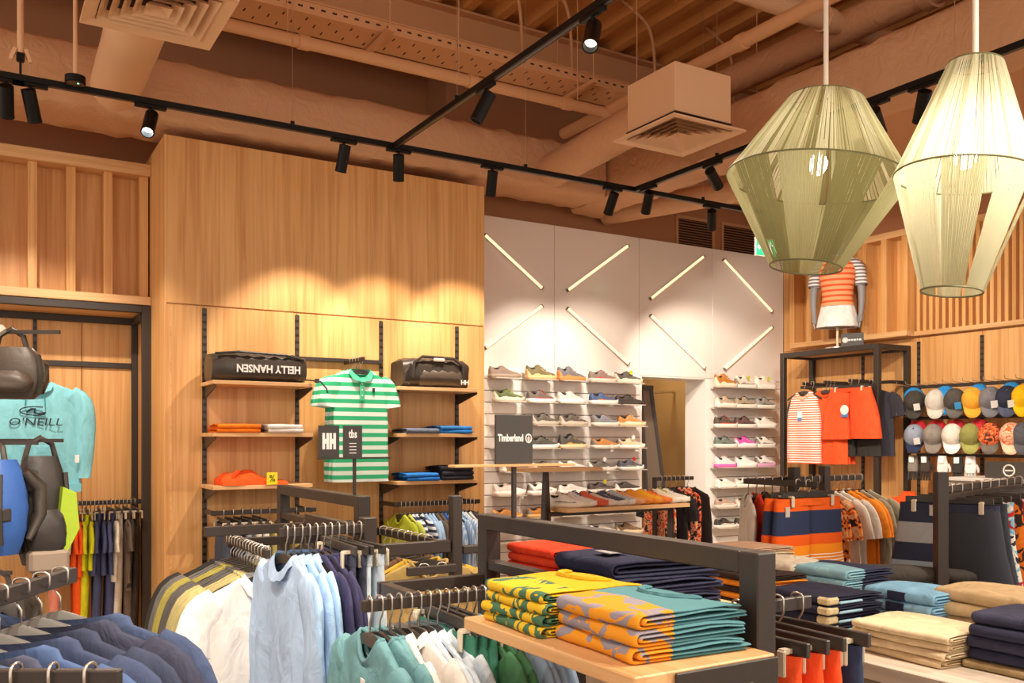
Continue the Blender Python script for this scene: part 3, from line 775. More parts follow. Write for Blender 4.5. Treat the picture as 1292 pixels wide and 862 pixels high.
def waistband_mesh(waist=.17, T=.028):
    key = ('wb', waist, T)
    if key in MC: return MC[key]
    m = MB(); n = 40; r0, r1 = [], []
    for z, r_ in ((-.082, r0), (-.118, r1)):
        for i in range(n):
            th = 2 * math.pi * i / n; c, s_ = math.cos(th), math.sin(th)
            x = waist * math.copysign(abs(c) ** .75, c); y = (T * .75 + .003 + .0018 * (i % 2)) * math.copysign(abs(s_) ** .6, s_)
            r_.append(Vector((x, y, z)))
    m.loft([r0, r1], False, False); me = m.mesh('waistband', True); MC[key] = me; return me
def hanger_body_mesh():
    if 'hb' in MC: return MC['hb']
    m = MB(); top = [(-.205, -.158), (-.15, -.128), (-.09, -.105), (-.03, -.087), (0, -.083), (.03, -.087), (.09, -.105), (.15, -.128), (.205, -.158)]
    bot = [(x, z - (.014 + .018 * (1 - abs(x) / .205))) for x, z in top][::-1]
    poly = top + bot
    m.prism(poly, 1, -.006, .006); me = m.mesh('hanger_body', False); MC['hb'] = me; return me
def hanger_thick_mesh():
    if 'hbt' in MC: return MC['hbt']
    m = MB(); rs = []
    for i in range(21):
        x = -.215 + .43 * i / 20; f = abs(x) / .215; zt_ = -.083 - .085 * f ** 1.25; th_ = .012 + .012 * f; hh = .042 - .014 * f
        rs.append([Vector((x, -th_ * .6, zt_ - .004)), Vector((x, 0, zt_)), Vector((x, th_ * .6, zt_ - .004)), Vector((x, th_, zt_ - hh)), Vector((x, -th_, zt_ - hh))])
    m.loft(rs); me = m.mesh('hanger_body', True)
    try: me.set_sharp_from_angle(angle=R(60))
    except Exception: pass
    MC['hbt'] = me; return me
def hook_mesh():
    if 'hk' in MC: return MC['hk']
    P = [(0, 0, -.09), (0, 0, -.055), (.010, 0, -.042), (.016, 0, -.030), (.0165, 0, -.012)]
    for a in range(0, 181, 30): P.append((.0165 * math.cos(R(a)), 0, .0 + .0165 * math.sin(R(a)) * .55))
    P += [(-.0165, 0, -.016), (-.013, 0, -.024)]
    me = MB().tube(P, .0026, 6).mesh('hook', True); MC['hk'] = me; return me
def flatbar_mesh():
    if 'fb' in MC: return MC['fb']
    me = MB().box(-.19, .19, -.006, .006, -.082, -.052, .002).mesh('hanger_bar'); MC['fb'] = me; return me
def clip_mesh():
    if 'cm' in MC: return MC['cm']
    m = MB(); m.box(-.011, .011, -.034, -.026, -.125, -.07, .003); m.box(-.011, .011, .026, .034, -.125, -.07, .003); m.box(-.008, .008, -.03, .03, -.078, -.068)
    me = m.mesh('clip'); MC['cm'] = me; return me
CLIPM = plain('clear_clip', 'd3c4ac', .35)
def hanger(kind, loc, rot, label, group, body=None):
    r_ = put('clothes_hanger', (hanger_thick_mesh() if body is HANGG else hanger_body_mesh() if kind != 'clip' else flatbar_mesh()), body or HANGP, None, loc, rot)
    tag(r_, label, 'hanger', group)
    put('hook', hook_mesh(), SILVER, r_)
    if kind == 'clip':
        for x in (-.145, .145): put('clip', clip_mesh(), CLIPM, r_, (x, 0, 0))
    return r_
def tagcard(parent, loc, mat=WHITEP, size=(.03, .05), rot=(0, 0, 0), name='price_tag'):
    key = ('tag', size)
    if key not in MC: MC[key] = MB().box(-size[0] / 2, size[0] / 2, -.001, .001, -size[1], 0).mesh('price_tag')
    return put(name, MC[key], mat, parent, loc, rot)
def rail_row(p0, p1, items, where, body=None, jit=5, flip=False, hang_group=None, zscale=1.0):
    """items: (kind, material, label, category[, options]) spread along the rail from p0 to p1; garments hang across the rail"""
    p0, p1 = Vector(p0), Vector(p1); n = len(items); d = p1 - p0
    yaw = math.atan2(d.y, d.x) - math.pi / 2 + (math.pi if flip else 0)
    res = []
    for i, it in enumerate(items):
        kind, mat, label, cat = it[:4]; op = it[4] if len(it) > 4 else {}
        f = (i + .5) / n
        p = p0 + d * f; a = yaw + R(random.uniform(-jit, jit)) + R(op.get('yaw', 0)); tl = R(random.uniform(-2, 2))
        hk = 'clip' if kind in ('shorts', 'trousers') else 'plain'
        hl = 'black bar hanger with clips' if hk == 'clip' else ('grey' if body is HANGG else 'black') + ' hanger with steel hook'
        hl += (' holding the ' + label) if label else ' hanging empty on ' + where
        hanger(hk, p, (0, 0, a), ' '.join(hl.split()[:16]), hang_group or ('hangers on ' + where), body)
        if kind == 'none': continue
        L = op.get('L'); sd = op.get('seed', i % 4)
        g = op.get('group', (cat if cat.endswith('s') else cat + 's') + ' on ' + where)
        if kind in ('tee', 'polo', 'long', 'tank', 'jacket'):
            me = shirt_mesh(sd, op.get('W', .205), L or .68, {'tee': 'short', 'polo': 'short', 'long': 'long', 'tank': 'none', 'jacket': 'long'}[kind], op.get('T', .017), op.get('nk', .075), op.get('A', .225))
            o = put({'tee': 't_shirt', 'polo': 'polo_shirt', 'long': 'long_sleeved_shirt', 'tank': 'tank_top', 'jacket': 'jacket'}[kind], me, mat, None, p, (tl, 0, a)); tag(o, label, cat, g)
            if kind in ('polo', 'jacket') or op.get('collar'): put('collar', collar_mesh(), op.get('cmat', mat), o)
            elif op.get('neck', 1): put('neckband', neckband_mesh(op.get('nk', .075) + .001), op.get('cmat', mat), o)
        else:
            sh = kind == 'shorts'
            me = legs_mesh(sd, op.get('W', .19), L or (.44 if sh else .98), op.get('T', .024), op.get('flare', .05 if sh else -.03), op.get('waist', .17))
            o = put('shorts' if sh else 'trousers', me, mat, None, p, (tl, 0, a)); tag(o, label, cat, g)
            put('waistband', waistband_mesh(op.get('waist', .17), op.get('T', .024)), op.get('cmat', mat), o)
        if op.get('placket'):
            put('placket', MC.setdefault('plk', MB().box(-.016, .016, -.034, -.029, -.30, -.155, .002).mesh('placket')), op['placket'], o)
            for zz in (-.185, -.225, -.265): put('button', MC.setdefault('btn', MB().cyl((0, -.0365, 0), (0, -.034, 0), .005, n=10).mesh('button')), WHITEP, o, (0, 0, zz))
            put('chest_mark', MC.setdefault('chm', MB().box(-.010, .010, -.034, -.031, -.016, .016, .002).mesh('chest_mark')), LETD, o, (.085, 0, -.225))
        if op.get('tag'): tagcard(o, (op['tag'][0], -.03, op['tag'][1]), op['tag'][2] if len(op['tag']) > 2 else WHITEP)
        res.append(o)
    return res
def rep(n, *it): return [tuple(it)] * n

def fold_mesh(seed=0, w_=.28, l_=.30, h=.015, loose=1.0):
    """folded garment: nested U folds, round fold towards -X, layered ends towards +-Y, base at z = 0"""
    key = ('fold', seed, w_, l_, h, loose)
    if key in MC: return MC[key]
    rnd = random.Random(seed * 31 + 3); m = MB(); th = h * .46
    for (r_out, zoff, wi) in ((h, 0, w_), (h - th - .0012, th + .0012, w_ * rnd.uniform(.93, .97))):
        if r_out < .004: continue
        t2_ = min(th, r_out * .8); rings = []
        e1, e2 = rnd.uniform(-.012, .004), rnd.uniform(-.02, .0); ph = rnd.uniform(0, 6)
        ends = rnd.uniform(0, .006), rnd.uniform(0, .006)
        ysc = [(0, .15), (.0025, .62), (.006, .9), (.012, 1)]
        sts = [(-l_ / 2 + ends[0] + a, sc) for a, sc in ysc] + [(-l_ / 2 + l_ * q / 8, 1) for q in range(1, 8)] + [(l_ / 2 - ends[1] - a, sc) for a, sc in ysc[::-1]]
        for y, sc in sts:
            f = y / l_ + .5
            pts = []; xr0 = w_ / 2 + e1 + .003 * math.sin(11 * f + ph); xr1 = w_ / 2 + e2 + .004 * math.sin(9 * f + 2 * ph)
            en = .004 * (1 - sc); xl = -w_ / 2 + (w_ - wi) + en + .0025 * loose * math.sin(6 * f + ph)
            ts = t2_ * sc; of = (t2_ - ts) / 2; ro_, ri = r_out - of, r_out - of - ts
            bow = .004 * loose * math.sin(5 * f + ph)
            def zb(x): return zoff + of
            def zt(x):
                u_ = max(0, (x - xl) / (xr1 - xl))
                return zoff + 2 * r_out * (1 - .20 * u_ ** 5) - of + (.0060 * loose * math.sin(math.pi * min(1, u_)) * math.sin(math.pi * min(1, max(0, f)) * .8 + .3) + .0020 * loose * math.sin(7 * u_ + ph + 5 * f) * math.sin(3 * f + ph)) * min(1, u_ * 4)
            NX = 7; cx_ = xl + r_out
            for i in range(NX): x = xr0 + (cx_ - xr0) * i / (NX - 1); pts.append((x, zb(x)))
            for a in range(1, 6): an = -math.pi / 2 - math.pi * a / 6; pts.append((cx_ + ro_ * math.cos(an), zoff + r_out + ro_ * math.sin(an)))
            for i in range(NX): x = cx_ + (xr1 - cx_) * i / (NX - 1); pts.append((x, zt(x)))
            pts.append((xr1 + .0025 * sc, zt(xr1) - ts * .5))
            for i in range(NX): x = xr1 + (cx_ - xr1) * i / (NX - 1); pts.append((x, zt(x) - ts))
            for a in range(1, 6): an = math.pi / 2 + math.pi * a / 6; pts.append((cx_ + ri * math.cos(an), zoff + r_out + ri * math.sin(an)))
            for i in range(NX): x = cx_ + (xr0 - cx_) * i / (NX - 1); pts.append((x, zb(x) + ts))
            pts.append((xr0 + .0025 * sc, zb(xr0) + ts * .5))
            rings.append([Vector((x, y, z)) for x, z in pts])
        m.loft(rings, True, True)
    me = m.mesh('folded_garment', True)
    try: me.set_sharp_from_angle(angle=R(75))
    except Exception: pass
    MC[key] = me; return me
def stack(base, yaw, n, mats, names, label, cat, group, w_=.28, l_=.30, h=.015, loose=1.0, jit=.008, top_extra=None, seed0=0, flop=False):
    """pile of folded garments, fold side towards local -X"""
    base = Vector(base); out = []; z = base.z
    for i in range(n):
        mat = mats[i % len(mats)]
        lab = label if isinstance(label, str) else label[i]
        if n > 1 and (isinstance(label, str) or len(set(label)) < n):
            q = n - 1 - i
            lab += ', ' + ('topmost of its pile' if q == 0 else 'lowest of its pile' if i == 0 else ('second', 'third', 'fourth', 'fifth')[q - 1] + ' from the top')
        a = yaw + R(random.uniform(-2.5, 2.5)) * loose
        o = put(names, fold_mesh((i + seed0) % 5, w_, l_, h, loose), mat, None, (base.x + random.uniform(-jit, jit), base.y + random.uniform(-jit, jit), z), (0, 0, a))
        tag(o, lab, cat, group); out.append(o); z += 2 * h + .001
    return out

def shoe_meshes(v=0):
    key = ('shoe', v)
    if key in MC: return MC[key]
    prof = [(-.136, .020, .070), (-.131, .029, .088), (-.115, .034, .080), (-.09, .036, .066), (-.065, .037, .070), (-.045, .038, .092), (-.025, .039, .094), (.005, .041, .078), (.04, .044, .062), (.075, .046, .054), (.105, .043, .048), (.126, .033, .041), (.139, .014, .032)]
    if v == 1: prof = [(x, w_, z * (1.22 if x < .0 else 1.10)) for x, w_, z in prof]
    if v == 2: prof = [(x, w_, z * (.84 if x < -.02 else .88)) for x, w_, z in prof]
    up = MB(); rs = []
    zs = .018
    for x, hw, zt in prof:
        r_ = []
        for i in range(11):
            a = math.pi * i / 10; c, s_ = math.cos(a), math.sin(a)
            r_.append(Vector((x, hw * math.copysign(abs(c) ** .6, c), zs + (zt - zs) * abs(s_) ** .75)))
        rs.append(r_)
    up.loft(rs, True, True, False)
    so = MB(); rs = []
    for x, hw, zt in prof:
        sp = .012 * max(0, (x - .06) / .08) ** 2; th = .030 if v != 2 else .024
        w2 = hw + .006; x2 = x + (.004 if x > 0 else -.003)
        rs.append([Vector((x2, -w2 * .93, sp)), Vector((x2, w2 * .93, sp)), Vector((x2, w2, sp + th * .5)), Vector((x2, w2 * .97, sp + th)), Vector((x2, -w2 * .97, sp + th)), Vector((x2, -w2, sp + th * .5))])
    so.loft(rs)
    la = MB(); zk = 1.1 if v == 1 else .87 if v == 2 else 1
    for i in range(4):
        x = -.018 + i * .016; z = (.091 - i * .0085) * zk
        la.obox((x, 0, z + .003), (.007, .046, .005), (0, R(28), R(9 if i % 2 else -9)))
    li = MB(); rs = []; top = .067 * (1.22 if v == 1 else .84 if v == 2 else 1)
    for k_ in range(4):
        a = math.pi / 2 * k_ / 3; ra = math.cos(a)
        rs.append([Vector((-.087 + .036 * ra * math.cos(t), .029 * ra * math.sin(t), top + .010 * math.sin(a) - .002 + .010 * abs(math.cos(t)) * ra)) for t in [2 * math.pi * j / 12 for j in range(12)]])
    li.loft(rs, True, True)
    ov = MB()
    for s_ in (-1, 1):
        A_, B_ = [], []
        for x, hw, zt in prof[3:10]:
            f = (x + .09) / .165; zl = .024; zh = zl + (zt - zl) * (.25 + .45 * math.sin(math.pi * f) ** 1.0)
            def yy(z): return s_ * (hw * (max(0, 1 - ((z - .018) / (zt - .018)) ** 2.6)) ** .42 + .0012)
            A_.append(Vector((x - .012, yy(zl + .004), zl + .004))); B_.append(Vector((x + .010, yy(zh), zh)))
        ov.loft([A_, B_] if s_ < 0 else [B_, A_], False, False, False)
    hc = MB(); rs = []
    for x, hw, zt in [(-.1385, .021, .072), (-.133, .031, .078), (-.118, .0355, .066), (-.105, .0365, .045)]:
        rs.append([Vector((x, hw * math.copysign(abs(math.cos(math.pi * i / 8)) ** .6, math.cos(math.pi * i / 8)), .018 + (zt * zk - .018) * abs(math.sin(math.pi * i / 8)) ** .75)) for i in range(9)])
    hc.loft(rs, True, False, False)
    MC[key] = (up.mesh('upper', True), so.mesh('sole', True), la.mesh('laces'), li.mesh('lining', True), ov.mesh('side_panel', True), hc.mesh('heel_counter', True))
    return MC[key]
SHMAT = {}
def shm(h, r=.6): return plain('shoe_' + h, h, r)
def shoe(loc, rot, upper, sole, lace, label, v=0, group=None, tagc=None, scale=None):
    U, S_, La, Li, Ov, Hc = shoe_meshes(v)
    o = put('sneaker', U, shm(upper), None, loc, rot, scale or (1.06, 1.0, 1.16)); tag(o, label, 'shoe', group)
    put('sole', S_, shm(sole, .5), o); put('lining', Li, shm('2a2622', .9), o)
    if lace: put('laces', La, shm(lace), o)
    k = sum(map(ord, upper + sole)); acc = lace if (lace and k % 2) else (sole if k % 3 else '8a8078')
    if v != 2 or k % 2: put('side_panel', Ov, shm(acc), o)
    put('heel_counter', Hc, shm(acc if k % 2 == 0 else upper), o)
    if tagc:
        if 'disc' not in MC: MC['disc'] = MB().cyl((0, -.002, 0), (0, .002, 0), .017, n=12).mesh('tag_disc')
        put('round_tag', MC['disc'], plain('tag_' + tagc, tagc, .5), o, (.0, -.05, .085))
    return o
def cap_meshes():
    if 'cap' in MC: return MC['cap']
    cr = MB(); rs = []
    for k_ in range(7):
        a = math.pi / 2 * k_ / 6; ra = math.cos(a) ** .75 if k_ < 6 else .02
        rs.append([Vector((.088 * ra * math.cos(t) * (1 + .012 * math.cos(6 * t)), .098 * ra * math.sin(t) * (1 + .012 * math.cos(6 * t)), .115 * math.sin(a))) for t in [2 * math.pi * j / 24 for j in range(24)]])
    cr.loft(rs, False, True)
    vi = MB(); T_, B_ = [], []
    N = 11
    for i in range(N):
        f = -1 + 2 * i / (N - 1); ang = f * 1.05
        bx, by = .088 * math.sin(ang), -.096 * math.cos(ang); ext = .088 * (1 - abs(f) ** 3)
        dz = -.020 * f * f
        T_.append((Vector((bx, by, .004)), Vector((bx * 1.0, by - ext * .5, .004 + dz * .6)), Vector((bx * .96, by - ext, dz))))
    V = []; F = []
    for a, b, c in T_: V += [a, b, c]
    nn = len(V); V += [p - Vector((0, 0, .004)) for p in V]
    for i in range(N - 1):
        for j in range(2):
            q = (i * 3 + j, (i + 1) * 3 + j, (i + 1) * 3 + j + 1, i * 3 + j + 1)
            F.append(q[::-1]); F.append(tuple(x + nn for x in q))
        F.append((i * 3 + 2, (i + 1) * 3 + 2, (i + 1) * 3 + 2 + nn, i * 3 + 2 + nn))
    vi.add(V, F)
    bt = MB(); bt.cyl((0, 0, .112), (0, 0, .120), .008, .005, 8)
    MC['cap'] = (cr.mesh('crown', True), vi.mesh('visor', True), bt.mesh('button', True)); return MC['cap']
def cap(loc, rz, pitch, crown, visor, label, tagc=None, group='baseball caps on the wall hooks', cmat=None, roll=0):
    C_, V_, B_ = cap_meshes()
    e = (Matrix.Rotation(rz, 3, 'Z') @ Matrix.Rotation(R(pitch), 3, 'X') @ Matrix.Rotation(R(roll), 3, 'Y')).to_euler()
    o = put('baseball_cap', C_, cmat or fab(crown), None, loc, e); tag(o, label, 'cap', group)
    put('visor', V_, fab(visor), o); put('button', B_, fab(visor), o)
    if tagc: tagcard(o, (.03, -.095, .10), plain('tag_' + tagc, tagc, .5), (.05, .065), (R(-20), 0, R(10)))
    return o

# ------------------------------------------------------------------ fixtures
def gondola(x, y0, y1, z1, label, extra):
    g = thing('display_gondola', label, 'clothes rack', (x, (y0 + y1) / 2, 0))
    h = .026
    for y in (y0 + h, y1 - h): MB().box(x - h, x + h, y - h, y + h, .012, z1, .003).build('post', BLACK, g)
    MB().box(x - h, x + h, y0 + 2 * h, y1 - 2 * h, z1 - .045, z1, .003).build('top_bar', BLACK, g)
    MB().box(x - .02, x + .02, y0 + 2 * h, y1 - 2 * h, 1.115, 1.145, .003).build('middle_bar', BLACK, g)
    MB().box(x - .02, x + .02, y0 + 2 * h, y1 - 2 * h, .30, .34, .003).build('lower_bar', BLACK, g)
    for y in (y0 + h, y1 - h): MB().box(x - .35, x + .35, y - .025, y + .025, 0, .03, .003).build('foot', BLACK, g)
    for kind, a in extra:
        o = MB()
        if kind == 'bar': o.bar(a[0], a[1], .016, .03, .002); o.build('hang_rail', BLACK, g)
        elif kind == 'beam': o.bar(a[0], a[1], .03, .035, .002); o.build('bracket_arm', BLACK, g)
        elif kind == 'shelf':
            o.box(*a, .003); o.build('shelf_board', OAKY, g)
        elif kind == 'plate':
            o.box(*a, .002); o.build('bracket_plate', BLACK, g)
    return g
def wall_shelf(x0, x1, z, label, group='oak shelves on the shelving wall', depth=.36, y=YB):
    s_ = thing('wall_shelf', label, 'shelf', ((x0 + x1) / 2, y - depth / 2, z - .03), (0, 0, 0), group)
    MB().box(x0 - .025, x1 - .005, y - depth, y - .003, z - .025, z, .002).build('board', OAKH, s_)
    for x in (x0, x1):
        MB().prism([(y - .012, z - .026), (y - depth + .03, z - .026), (y - depth + .03, z - .04), (y - .012, z - .11)], 0, x - .004, x + .004).build('bracket', BLACK, s_)
    return s_
def face_sign(c, w_, h_, parent, nm='sign_card', mat=None):
    return MB().box(c[0] - w_ / 2, c[0] + w_ / 2, c[1] - .002, c[1] + .002, c[2], c[2] + h_, .001).build(nm, mat or BLKCARD, parent)
# ------------------------------------------------------------------ pendant lamps
def shade_mat(name, hexc, trans):
    m, nt, b = newmat(name); N, L = nt.nodes, nt.links
    tr = N.new('ShaderNodeBsdfTranslucent'); tr.inputs[0].default_value = (*rgb(hexc), 1)
    b.inputs['Base Color'].default_value = (*rgb(hexc), 1); b.inputs['Roughness'].default_value = .5
    mx = N.new('ShaderNodeMixShader'); mx.inputs[0].default_value = trans
    L.new(b.outputs[0], mx.inputs[1]); L.new(tr.outputs[0], mx.inputs[2])
    L.new(mx.outputs[0], N['Material Output'].inputs[0]); return m
STR1 = [shade_mat('olive_string', 'bdb98e', .45), shade_mat('olive_string_dark', '8f8a5c', .4), shade_mat('olive_string_pale', 'd8d6b4', .5)]; STR2 = [shade_mat('cream_string', 'd6d3b8', .5), shade_mat('cream_string_dark', 'bab592', .45), shade_mat('cream_string_pale', 'e8e6d2', .5)]
WIRE = plain('shade_wire', '6d6a45', .5)
CORD = plain('white_cord', 'e8ddcc', .5)
def pendant(c, rt, rm, rb, zt, zm, zb, label, mat, tilt, nb, bulb_w):
    """string shade: closed upper cone, lower cone of separate string bands; c = ring centre"""
    p = thing('pendant_lamp', label, 'pendant lamp', (0, 0, 0), (0, 0, 0), 'string pendant lamps')
    T_ = Matrix.Translation(Vector(c)) @ Matrix.Rotation(R(tilt), 4, Vector((SN, CS, 0)))
    rnd = random.Random(nb)
    def ribbon(m, a, b, w_):
        a, b = Vector(a), Vector(b); d = (b - a).normalized(); out = Vector((a.x + b.x, a.y + b.y, 0)).normalized()
        s_ = d.cross(out).normalized(); wa = w_; wb = w_ * max(.3, min(1.0, math.hypot(b.x, b.y) / math.hypot(a.x, a.y)))
        m.add([a - s_ * wa, a + out * .0015, a + s_ * wa, b - s_ * wb, b + out * .0015, b + s_ * wb], [(0, 1, 4, 3), (1, 2, 5, 4)])
    n = 240; tones = [MB(), MB(), MB()]; tone = 0
    for i in range(n):
        if rnd.random() < .35: tone = rnd.choice((0, 0, 1, 2))
        t0 = 2 * math.pi * (i + rnd.uniform(-.3, .3)) / n; t1 = t0 + rnd.uniform(-.012, .012)
        ribbon(tones[tone], (rm * math.cos(t0), rm * math.sin(t0), zm), (rt * math.cos(t1), rt * math.sin(t1), zt), 2 * math.pi * rm / n * .44)
    for mb, mt in zip(tones, mat):
        o = mb.xf(T_).build('upper_strings', mt, p); o['kind'] = 'stuff'
    for k_ in range(nb):
        m = MB(); a0 = .35 + 2 * math.pi * k_ / nb + rnd.uniform(-.08, .08); wd = 2 * math.pi / nb * rnd.uniform(.74, .88); q = 24
        for i in range(q):
            t0 = a0 + wd * (i + rnd.uniform(-.2, .2)) / q
            t1 = a0 + wd * (i + rnd.uniform(-.2, .2)) / q * 1.12
            ribbon(m, (rm * math.cos(t0), rm * math.sin(t0), zm), (rb * math.cos(t1), rb * math.sin(t1), zb), wd * rm / q * .5)
        o = m.xf(T_).build('string_band', mat[(0, 1, 0, 0, 1)[k_ % 5]], p)
    for r_, z in ((rt, zt), (rm, zm), (rb, zb)):
        P = [(r_ * math.cos(2 * math.pi * i / 48), r_ * math.sin(2 * math.pi * i / 48), z) for i in range(49)]
        MB().tube(P, .0028, 6, False).xf(T_).build('wire_ring', WIRE, p, True)
    cr = MB()
    for a in (0, 120, 240): cr.tube([(0, 0, zt), (rt * math.cos(R(a)), rt * math.sin(R(a)), zt)], .002, 5)
    cr.xf(T_).build('spider', WIRE, p)
    top = T_ @ Vector((0, 0, zt))
    MB().cyl(top, (top.x, top.y, 5.06), .0085, n=10).build('cord', CORD, p, True)
    zb_ = zm + (zt - zm) * .12
    s_ = MB(); s_.cyl((0, 0, zb_ + .06), (0, 0, zt), .006, n=8); s_.cyl((0, 0, zb_ + .045), (0, 0, zb_ + .10), .019, n=14)
    s_.xf(T_).build('socket', CORD, p, True)
    b = MB(); rs = []
    for k_ in range(9):
        a = math.pi * k_ / 8; rs.append([Vector((.03 * math.sin(a) * math.cos(t) + 1e-5 * math.cos(t), .03 * math.sin(a) * math.sin(t) + 1e-5 * math.sin(t), zb_ + .018 - .038 * -math.cos(a) * (1 if k_ > 4 else 1.0))) for t in [2 * math.pi * j / 14 for j in range(14)]])
    b.loft(rs, True, True); b.xf(T_).build('bulb', emit('warm_bulb_%d' % nb, (1, .90, .74), bulb_w), p, True)
    return p
d1 = 3.1; c1 = onD(1030, 226, d1); k1 = d1 / FPX
pendant(c1, 46 * k1, 111 * k1, 44 * k1, 100 * k1, 0, -112 * k1, 'wide diamond shaped pendant lamp of olive string', STR1, 7, 10, 46)
d2 = 2.55; c2 = onD(1216, 222, d2); k2 = d2 / FPX
pendant(c2, 32 * k2, 82 * k2, 36 * k2, 142 * k2, 0, -147 * k2, 'tall narrow pendant lamp of cream string, over the folded trousers', STR2, 6, 8, 62)

# ------------------------------------------------------------------ shelving wall: shelves, bags, folded goods
for nm, (a, b) in (('left', (UP[0], UP[1])), ('right', (UP[2], UP[3]))):
    for z, lv in ((1.885, 'top'), (1.55, 'middle'), (1.21, 'lowest')):
        what = {('left', 'top'): 'carrying the bag with big white lettering', ('left', 'middle'): 'carrying orange and white folded tops', ('left', 'lowest'): 'carrying the crumpled orange jacket',
                ('right', 'top'): 'carrying the bag with straps', ('right', 'middle'): 'carrying slate and blue folded tops', ('right', 'lowest'): 'carrying blue and black folded tops'}[(nm, lv)]
        wall_shelf(a, b, z, 'oak wall shelf on black brackets ' + what)
BAGM = plain('black_tarpaulin', '3d352d', .38, 0, .3, 18)
def duffel(c, L_, D_, H_, label, seed):
    rnd = random.Random(seed); r_ = thing('duffel_bag', label, 'bag', c)
    m = MB(); rs = []; N = 15
    for i in range(N):
        f = i / (N - 1); x = -L_ / 2 + L_ * f; e = (1 - abs(2 * f - 1) ** 7); sc = .80 + .20 * e
        ring = []
        for j in range(22):
            t = 2 * math.pi * j / 22; cc, ss = math.cos(t), math.sin(t)
            y = D_ / 2 * sc * math.copysign(abs(cc) ** .55, cc); z = H_ / 2 + H_ / 2 * (sc if ss > 0 else 1) * math.copysign(abs(ss) ** .6, ss)
            k_ = .006 * math.sin(7 * f * 6 + j * 1.3 + seed) + rnd.uniform(-.003, .003)
            ring.append(Vector((c[0] + x, c[1] + y + k_ * cc, max(c[2] + .001, c[2] + z + k_ * ss))))
        rs.append(ring)
    m.loft(rs); m.build('body', BAGM, r_, True)
    return r_
b1 = duffel((1.645, 6.06, 1.886), .62, .29, .19, 'black duffel bag with large white upside-down lettering on oak shelf', 1)
text('HELLY HANSEN', .058, LETW, b1, (.045, -.1535, .085), (R(90), R(180), 0), .003, stretch=(1.04, 1.2), bold=.0016)
MB().tube([(1.35, 5.93, 2.06), (1.5, 5.915, 2.075), (1.8, 5.915, 2.065), (1.93, 5.93, 2.04)], .008, 6).build('piping', plain('bag_edge', '2a241e', .5), b1)
MB().tube([(1.92, 5.92, 1.91), (1.98, 5.87, 1.90), (2.02, 5.85, 1.895), (2.06, 5.85, 1.85), (2.07, 5.85, 1.82)], .006, 6).build('strap_end', BAGM, b1)
MB().box(1.985, 2.015, 5.85, 5.875, 1.885, 1.915, .004).build('buckle', BAGM, b1)
b2 = duffel((2.93, 6.06, 1.886), .53, .30, .215, 'dark crinkled duffel bag with carry handles and front pocket', 4)
MB().tube([(2.72, 5.905, 1.95), (2.73, 5.90, 2.06), (2.80, 5.91, 2.105), (3.05, 5.91, 2.10), (3.12, 5.90, 2.05), (3.13, 5.905, 1.96)], .011, 6).build('handle', BAGM, b2, True)
MB().obox((2.93, 5.905, 2.085), (.09, .02, .025), None, .006).build('handle_wrap', plain('bag_label', 'd8cdbd', .6), b2)
m = MB(); rs = []
for i in range(7):
    f = i / 6; x = 2.78 + .36 * f; e = 1 - abs(2 * f - 1) ** 4 * .4
    rs.append([Vector((x, 5.93 - .035 * e * math.sin(math.pi * j / 6), 1.90 + .13 * j / 6)) for j in range(7)])
m.loft(rs, False, False, False); m.build('front_pocket', plain('pocket_fabric', '5a4d40', .35, 0, .4, 22), b2, True)
MB().tube([(2.71, 5.92, 2.05), (2.66, 5.90, 1.98), (2.65, 5.90, 1.92), (2.69, 5.89, 1.90)], .009, 6).build('shoulder_strap', BAGM, b2)
text('HH', .045, LETW, b2, (.205, -.168, .04), (R(90), 0, 0), bold=.0015)
YAW_F = R(90)
stack((1.50, 6.03, 1.551), YAW_F, 2, [fab('f07a1e')], 'folded_t_shirt', 'bright orange folded T-shirt in a pair on the oak shelf', 'T-shirt', 'orange folded tops', .30, .28, .0135)
stack((1.80, 6.03, 1.551), YAW_F, 2, [fab('ded6cf'), fab('efeae4')], 'folded_t_shirt', ['white folded T-shirt lying under a grey one on oak shelf', 'pale grey folded T-shirt lying on a white one'][::1], 'T-shirt', 'pale folded tops', .30, .24, .0135, seed0=2)
cr = thing('folded_jacket', 'crumpled orange red jacket with yellow percent tag on oak shelf', 'jacket', (1.60, 6.02, 1.211))
m = MB(); rs = []; rnd = random.Random(9)
for i in range(15):
    f = i / 14; x = 1.60 - .21 + .42 * f; h_ = .085 * (math.sin(math.pi * min(1, f * 1.15 + .08))) ** .6 + .012 * math.sin(f * 17); h_ = max(.02, h_)
    rs.append([Vector((x + rnd.uniform(-.006, .006), 6.02 - .13 * math.cos(math.pi * j / 9) * (1 + .08 * math.sin(f * 9)), 1.211 + max(0, h_ * math.sin(math.pi * j / 9) ** .6 + .010 * math.sin(j * 2.1 + f * 11)) if 0 < j < 9 else 1.211)) for j in range(10)])
m.loft(rs, True, True, False); m.build('cloth', fab('f2581f'), cr, True)
MB().tube([(1.50, 5.93, 1.30), (1.47, 5.91, 1.28), (1.45, 5.91, 1.25), (1.48, 5.90, 1.235)], .014, 6).build('collar_fold', fab('e84a18'), cr, True)
c_ = MB().box(1.665, 1.735, 5.872, 5.875, 1.212, 1.292).build('percent_tag', YELP, cr)
text('%', .062, plain('black_print', '1a1a1a', .6), cr, (.10, -.1495, .04), (R(90), 0, 0), .0008)
stack((2.79, 6.03, 1.551), YAW_F, 1, [fab('6c7284')], 'folded_t_shirt', 'slate grey folded T-shirt beside the blue ones', 'T-shirt', None, .30, .26, .018)
stack((3.07, 6.03, 1.551), YAW_F, 2, [fab('2f7fcb'), fab('3b86d0')], 'folded_t_shirt', 'bright blue folded T-shirt on the middle oak shelf beside slate grey', 'T-shirt', 'blue folded tops on the middle shelf', .30, .27, .0135)
